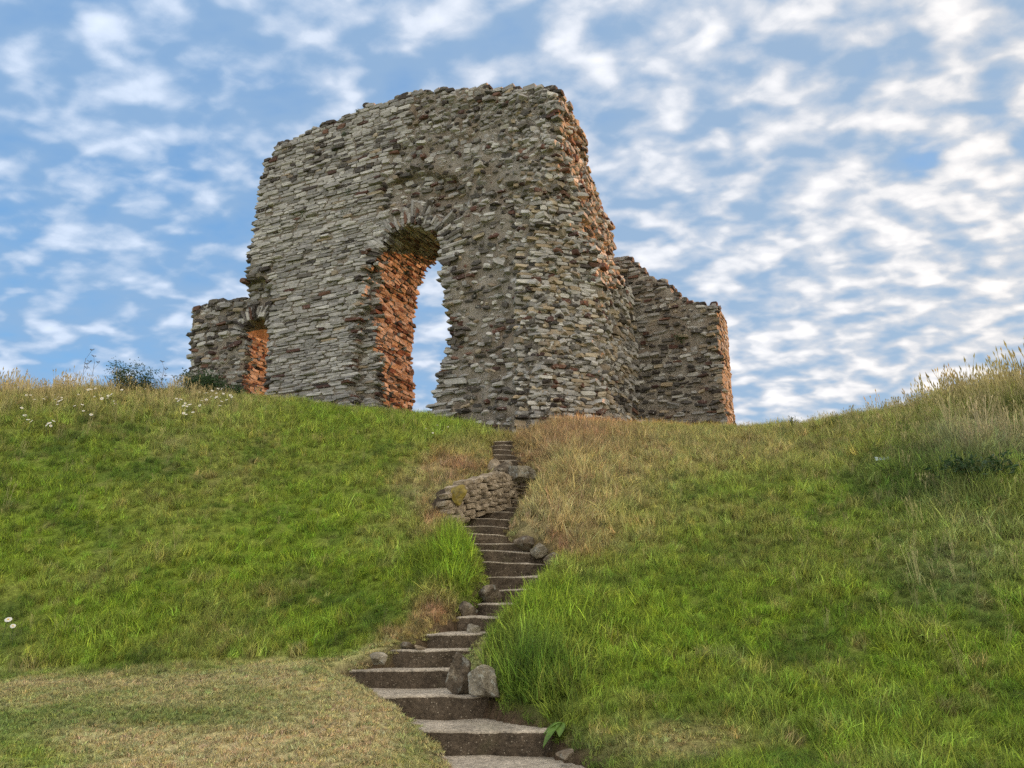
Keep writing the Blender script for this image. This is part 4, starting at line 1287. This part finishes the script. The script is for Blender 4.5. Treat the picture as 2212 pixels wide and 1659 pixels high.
leafy('shrub', 'tall dark green thistle-like shrub on the skyline left of the ruin', 'shrub', gp(262, 19.0), .80, .95, 22, 70, .06, M_LEAF, 1)
leafy('shrub', 'looser pale leafy bush right of the dark shrub on the left skyline', 'shrub', gp(312, 19.3), .75, .75, 18, 60, .06, M_LEAF, 2)
leafy('shrub', 'dark green nettle clump in front of the low wing of the ruin', 'shrub', gp(430, 20.2), 1.0, .70, 34, 80, .08, M_LEAF, 3)
leafy('shrub', 'smaller dark weed clump beside the small doorway of the ruin', 'shrub', gp(505, 20.4), .6, .45, 14, 45, .07, M_LEAF, 4)
leafy('nettle_clump', 'dark green nettle clump in tall grass at the right edge', 'nettles', on_hill_px(2110, 1050, 0), .9, .5, 22, 50, .09, M_LEAF, 5)
leafy('weed', 'single upright leafy weed on the right slope near the crest', 'weed', gp(1716, 18.0) + (0, 0, 0), .15, .5, 4, 30, .05, M_LEAF, 6)


# plants rooted in the wall
for k, (px_, py_, s, lab) in enumerate([
        (610, 485, .22, 'green tuft growing from the coursed wall below the left shoulder of the ruin'),
        (648, 470, .26, 'trailing weed above and right of the green tuft on the left of the tall wall'),
        (652, 492, .20, 'flat olive weed just right of the green tuft in the tall wall'),
        (597, 500, .18, 'low weed at the left edge of the tall wall below the green tuft'),
        (742, 462, .22, 'sprawling weed in the wall left of the big arch'),
        (738, 488, .18, 'small weed below the sprawling weed left of the big arch'),
        (750, 415, .14, 'small green tuft in the wall high up left of the arch'),
        (725, 322, .12, 'tiny bright green tuft in the upper left of the tall wall'),
        (778, 240, .16, 'dark green tuft on the broken top edge of the ruin'),
        (1075, 236, .16, 'green tuft in the rubble near the top right of the ruin'),
        (1195, 590, .22, 'grassy tuft in the rubble face beside the corner courses'),
        (1262, 600, .20, 'yellow green weed on the corner ledge at the right of the ruin'),
        (745, 290, .12, 'dried weed on the wall under the top edge'),
        (1090, 640, .22, 'dark grassy tuft in the rubble face right of the arch')]):
    d = ray(px_, py_); hit = bvA.ray_cast(Vector((0, 0, 0)), Vector(d), 60)
    if hit[0] is None: continue
    hp = np.array(hit[0]) - d * .08
    leafy('wall_weed', lab, 'weed', hp, s, s * .8, 5, 16, .05, M_LEAF, 30 + k, lean=.9, stem_r=.003)
d = ray(1472, 735); hit = bvR.ray_cast(Vector((0, 0, 0)), Vector(d), 60)
if hit[0] is not None: leafy('wall_weed', 'grassy tuft on the face of the lower wall at the right', 'weed', np.array(hit[0]) - d * .1, .3, .28, 7, 20, .07, M_LEAF, 71, lean=.8)

# broad dock leaves by the bottom step
dock = thing('dock_plant', 'broad bright green dock leaves drooping over the bank right of the bottom steps', 'plant', tuple(gp(1215, 7.9)))
for k, (az, L_, up_) in enumerate([(3.9, .26, .0), (3.3, .18, .1), (4.5, .16, .05)]):
    V, Fc = [], []
    dx, dy = math.cos(az), math.sin(az); n = 8
    for i in range(n + 1):
        t = i / n; ww = .045 * math.sin(math.pi * min(1, t * .96 + .04)) ** .8; x = L_ * t; z = L_ * (up_ * t * 1.2 - (.75 - up_ * .5) * t * t) + .12
        for s in (-1, 0, 1): V.append((dx * x - dy * ww * s, dy * x + dx * ww * s, z + abs(s) * .012))
    for i in range(n):
        for j in range(2): q = i * 3 + j; Fc.append([q, q + 1, q + 4, q + 3])
    link('leaf', new_mesh('leaf', V, Fc, [M_DOCK], True), dock)


# daisies
def daisy_meshes():
    V, Fc = [], []; n = 12
    for k in range(n):
        a = 2 * math.pi * k / n; c, s = math.cos(a), math.sin(a); o = len(V)
        for (r_, w, z) in ((.009, .003, .002), (.022, .0065, .0), (.030, .004, -.003)):
            V += [(c * r_ - s * w, s * r_ + c * w, z), (c * r_ + s * w, s * r_ - c * w, z)]
        Fc += [[o, o + 1, o + 3, o + 2], [o + 2, o + 3, o + 5, o + 4]]
    pet = new_mesh('petals', V, Fc, [M_PETAL])
    V = [(0, 0, .006)] + [(.010 * math.cos(a), .010 * math.sin(a), .003) for a in np.linspace(0, 6.283, 9)[:-1]] + [(.010 * math.cos(a), .010 * math.sin(a), -.002) for a in np.linspace(0, 6.283, 9)[:-1]]
    Fc = [[0, 1 + k, 1 + (k + 1) % 8] for k in range(8)] + [[1 + k, 9 + k, 9 + (k + 1) % 8, 1 + (k + 1) % 8] for k in range(8)]
    dis = new_mesh('flower_disc', V, Fc, [M_EYE])
    V, Fc = [], []
    for k in range(4):
        for an in (0, 2.09, 4.19): V.append((.002 * math.cos(an), .002 * math.sin(an), -.30 * k / 3))
    for k in range(3):
        for j in range(3): Fc.append([k * 3 + j, k * 3 + (j + 1) % 3, k * 3 + 3 + (j + 1) % 3, k * 3 + 3 + j])
    return pet, dis, new_mesh('stem', V, Fc, [M_LEAF])


PET, DIS, STM = daisy_meshes()


def zp(cx, cy): return (cx / 2.011 / 1.736, (1200 + cy / 2.011) / 1.736)


D1 = [zp(*q) for q in [(200, 565), (233, 566), (258, 598), (320, 592), (350, 580), (335, 594), (405, 566), (440, 578), (418, 598), (462, 602), (442, 612), (465, 585), (432, 636), (165, 662)]]
D2 = [zp(*q) for q in [(185, 716), (193, 725), (212, 750), (233, 764), (372, 776), (352, 790), (383, 797), (404, 760)]]
D3 = [zp(*q) for q in [(592, 560), (622, 637), (562, 646), (672, 484), (665, 525), (688, 522), (718, 516), (711, 577), (755, 566), (768, 592), (812, 588), (838, 560), (815, 570), (860, 610), (870, 630), (688, 712), (630, 684), (918, 525), (908, 486), (1095, 518)]]
D4 = [zp(*q) for q in [(1505, 543), (1545, 550), (1560, 548), (1600, 532), (1644, 516), (1670, 520), (1632, 550), (1590, 577), (1528, 588), (1622, 588), (1657, 587), (1555, 600), (1520, 606), (1632, 580), (1680, 545), (1685, 555), (1737, 567), (1748, 580), (1708, 600), (1672, 612), (1660, 644), (1332, 592), (1365, 596), (1396, 628), (1385, 645), (1410, 650), (1425, 638), (1435, 634), (1345, 608), (1400, 678), (1385, 702), (1405, 710), (1455, 694), (1505, 643)]]
D7 = [q for q in D4 if q[0] < zp(1500, 0)[0]]; D4 = [q for q in D4 if q[0] >= zp(1500, 0)[0]]
D5 = [(18, 1338), (28, 1352)]
D6 = [(920, 925), (945, 918), (955, 930), (968, 922), (935, 935)]
DAIS = [(D1, 'white oxeye daisy in the loose group high on left slope'), (D2, 'white oxeye daisy in the small group low at far left'),
        (D3, 'white oxeye daisy near the tall weeds on the left skyline'), (D4, 'white oxeye daisy in the dense cluster before the low wing'),
        (D5, 'white flower low at the left edge above the lawn'), (D6, 'tiny white flower in lush grass below the arch'), (D7, 'white oxeye daisy in the patch below-left of the dense cluster')]
ORD = 'first second third fourth fifth sixth seventh eighth ninth tenth eleventh twelfth thirteenth fourteenth fifteenth sixteenth seventeenth eighteenth nineteenth twentieth twenty-first twenty-second twenty-third twenty-fourth'.split()
for grp, (lst, lab0) in enumerate(DAIS):
    lst = sorted(lst)
    for di, (x, y) in enumerate(lst):
        lab = (ORD[di] + ' from the left, ' if di else 'leftmost ') + lab0
        p = on_hill_px(x, y, .28)
        if p is None: continue
        r_ = thing('daisy', lab, 'flower', tuple(p), group=['daisies high on the left slope', 'daisies low on the far left slope', 'daisies near the skyline weeds', 'daisies in front of the low wing', 'flowers at the left edge', 'flowers below the arch', 'daisies left of the dense cluster'][grp])
        k = random.uniform(.7, 1.15) * (1.35 if grp in (1, 4) else 1.15)
        if grp == 5: k *= .6
        r_.scale = (k, k, 1.0); r_.rotation_euler = (R(random.uniform(15, 70)), R(random.uniform(-25, 25)), random.uniform(-.6, .6))
        link('petals', PET, r_); link('flower_disc', DIS, r_)
        st_ = link('stem', STM, r_); st_.rotation_euler = (-r_.rotation_euler[0], 0, 0)

# umbels and tall stalks on the skyline
def umbel(px_, Y, H, lab, seed):
    r = np.random.default_rng(seed); p = gp(px_, Y); root = thing('hogweed', lab, 'wild flower', tuple(p))
    V, Fc, UV_, UF = [], [], [], []

    def rod(a, b, r0):
        o = len(V)
        for pp in (a, b):
            for an in (0, 2.09, 4.19): V.append(pp + np.array((math.cos(an), math.sin(an), 0)) * r0)
        for j in range(3): Fc.append([o + j, o + (j + 1) % 3, o + 3 + (j + 1) % 3, o + 3 + j])
    top = np.array((r.normal(0, .04), 0, H)); rod(np.zeros(3), top, .005)
    for br in range(3):
        s = top * r.uniform(.45, .8) if br else top * .96; e = s + np.array((r.uniform(-.18, .18), r.uniform(-.1, .1), H * .22))
        rod(s, e, .003)
        for q in range(14):
            a = r.uniform(0, 6.283); e2 = e + np.array((math.cos(a) * .06, math.sin(a) * .06, .05)) * r.uniform(.3, 1.0); rod(e, e2, .0015)
            o = len(UV_); z = .012
            UV_ += [e2 + (-z, -z, 0), e2 + (z, -z, 0), e2 + (z, z, .004), e2 + (-z, z, .004), e2 + (0, 0, z)]; UF += [[o, o + 1, o + 4], [o + 1, o + 2, o + 4], [o + 2, o + 3, o + 4], [o + 3, o, o + 4], [o, o + 3, o + 2, o + 1]]
    link('stalk', new_mesh('stalk', V, Fc, [M_STEM]), root); link('flower_heads', new_mesh('flower_heads', UV_, UF, [M_STEM]), root)


umbel(172, 19.0, .95, 'tall branched umbel weed left of the dark shrub on the skyline', 1)
umbel(193, 19.1, .85, 'umbel weed with pinkish heads between the tallest umbel and the dark shrub', 2)
umbel(340, 19.2, .80, 'pale umbel weed on the skyline right of the loose bush', 3)

# litter on the right slope
p = on_hill_px(1906, 991, .12)
V = np.array([(x * .12, y * .05, .01 * math.sin(3 * x + 5 * y) + .012 * (y > 0)) for y in (-1, 0, 1) for x in (-1, -.4, .3, 1)])
V2 = V - (0, 0, .004)
Fc = [[r_ * 4 + c_, r_ * 4 + c_ + 1, r_ * 4 + c_ + 5, r_ * 4 + c_ + 4] for r_ in range(2) for c_ in range(3)]
Fc2 = [[12 + i for i in f[::-1]] for f in Fc]; rim = [0, 1, 2, 3, 7, 11, 10, 9, 8, 4]
Fr = [[rim[i], rim[i] + 12, rim[(i + 1) % 10] + 12, rim[(i + 1) % 10]] for i in range(10)]
link('litter', new_mesh('litter', np.concatenate([V, V2]), Fc + Fc2 + Fr, [M_LITTER]), loc=tuple(p), label='small pale bluish scrap of litter lying in the grass on the right slope', category='litter').rotation_euler = (R(35), 0, R(-8))
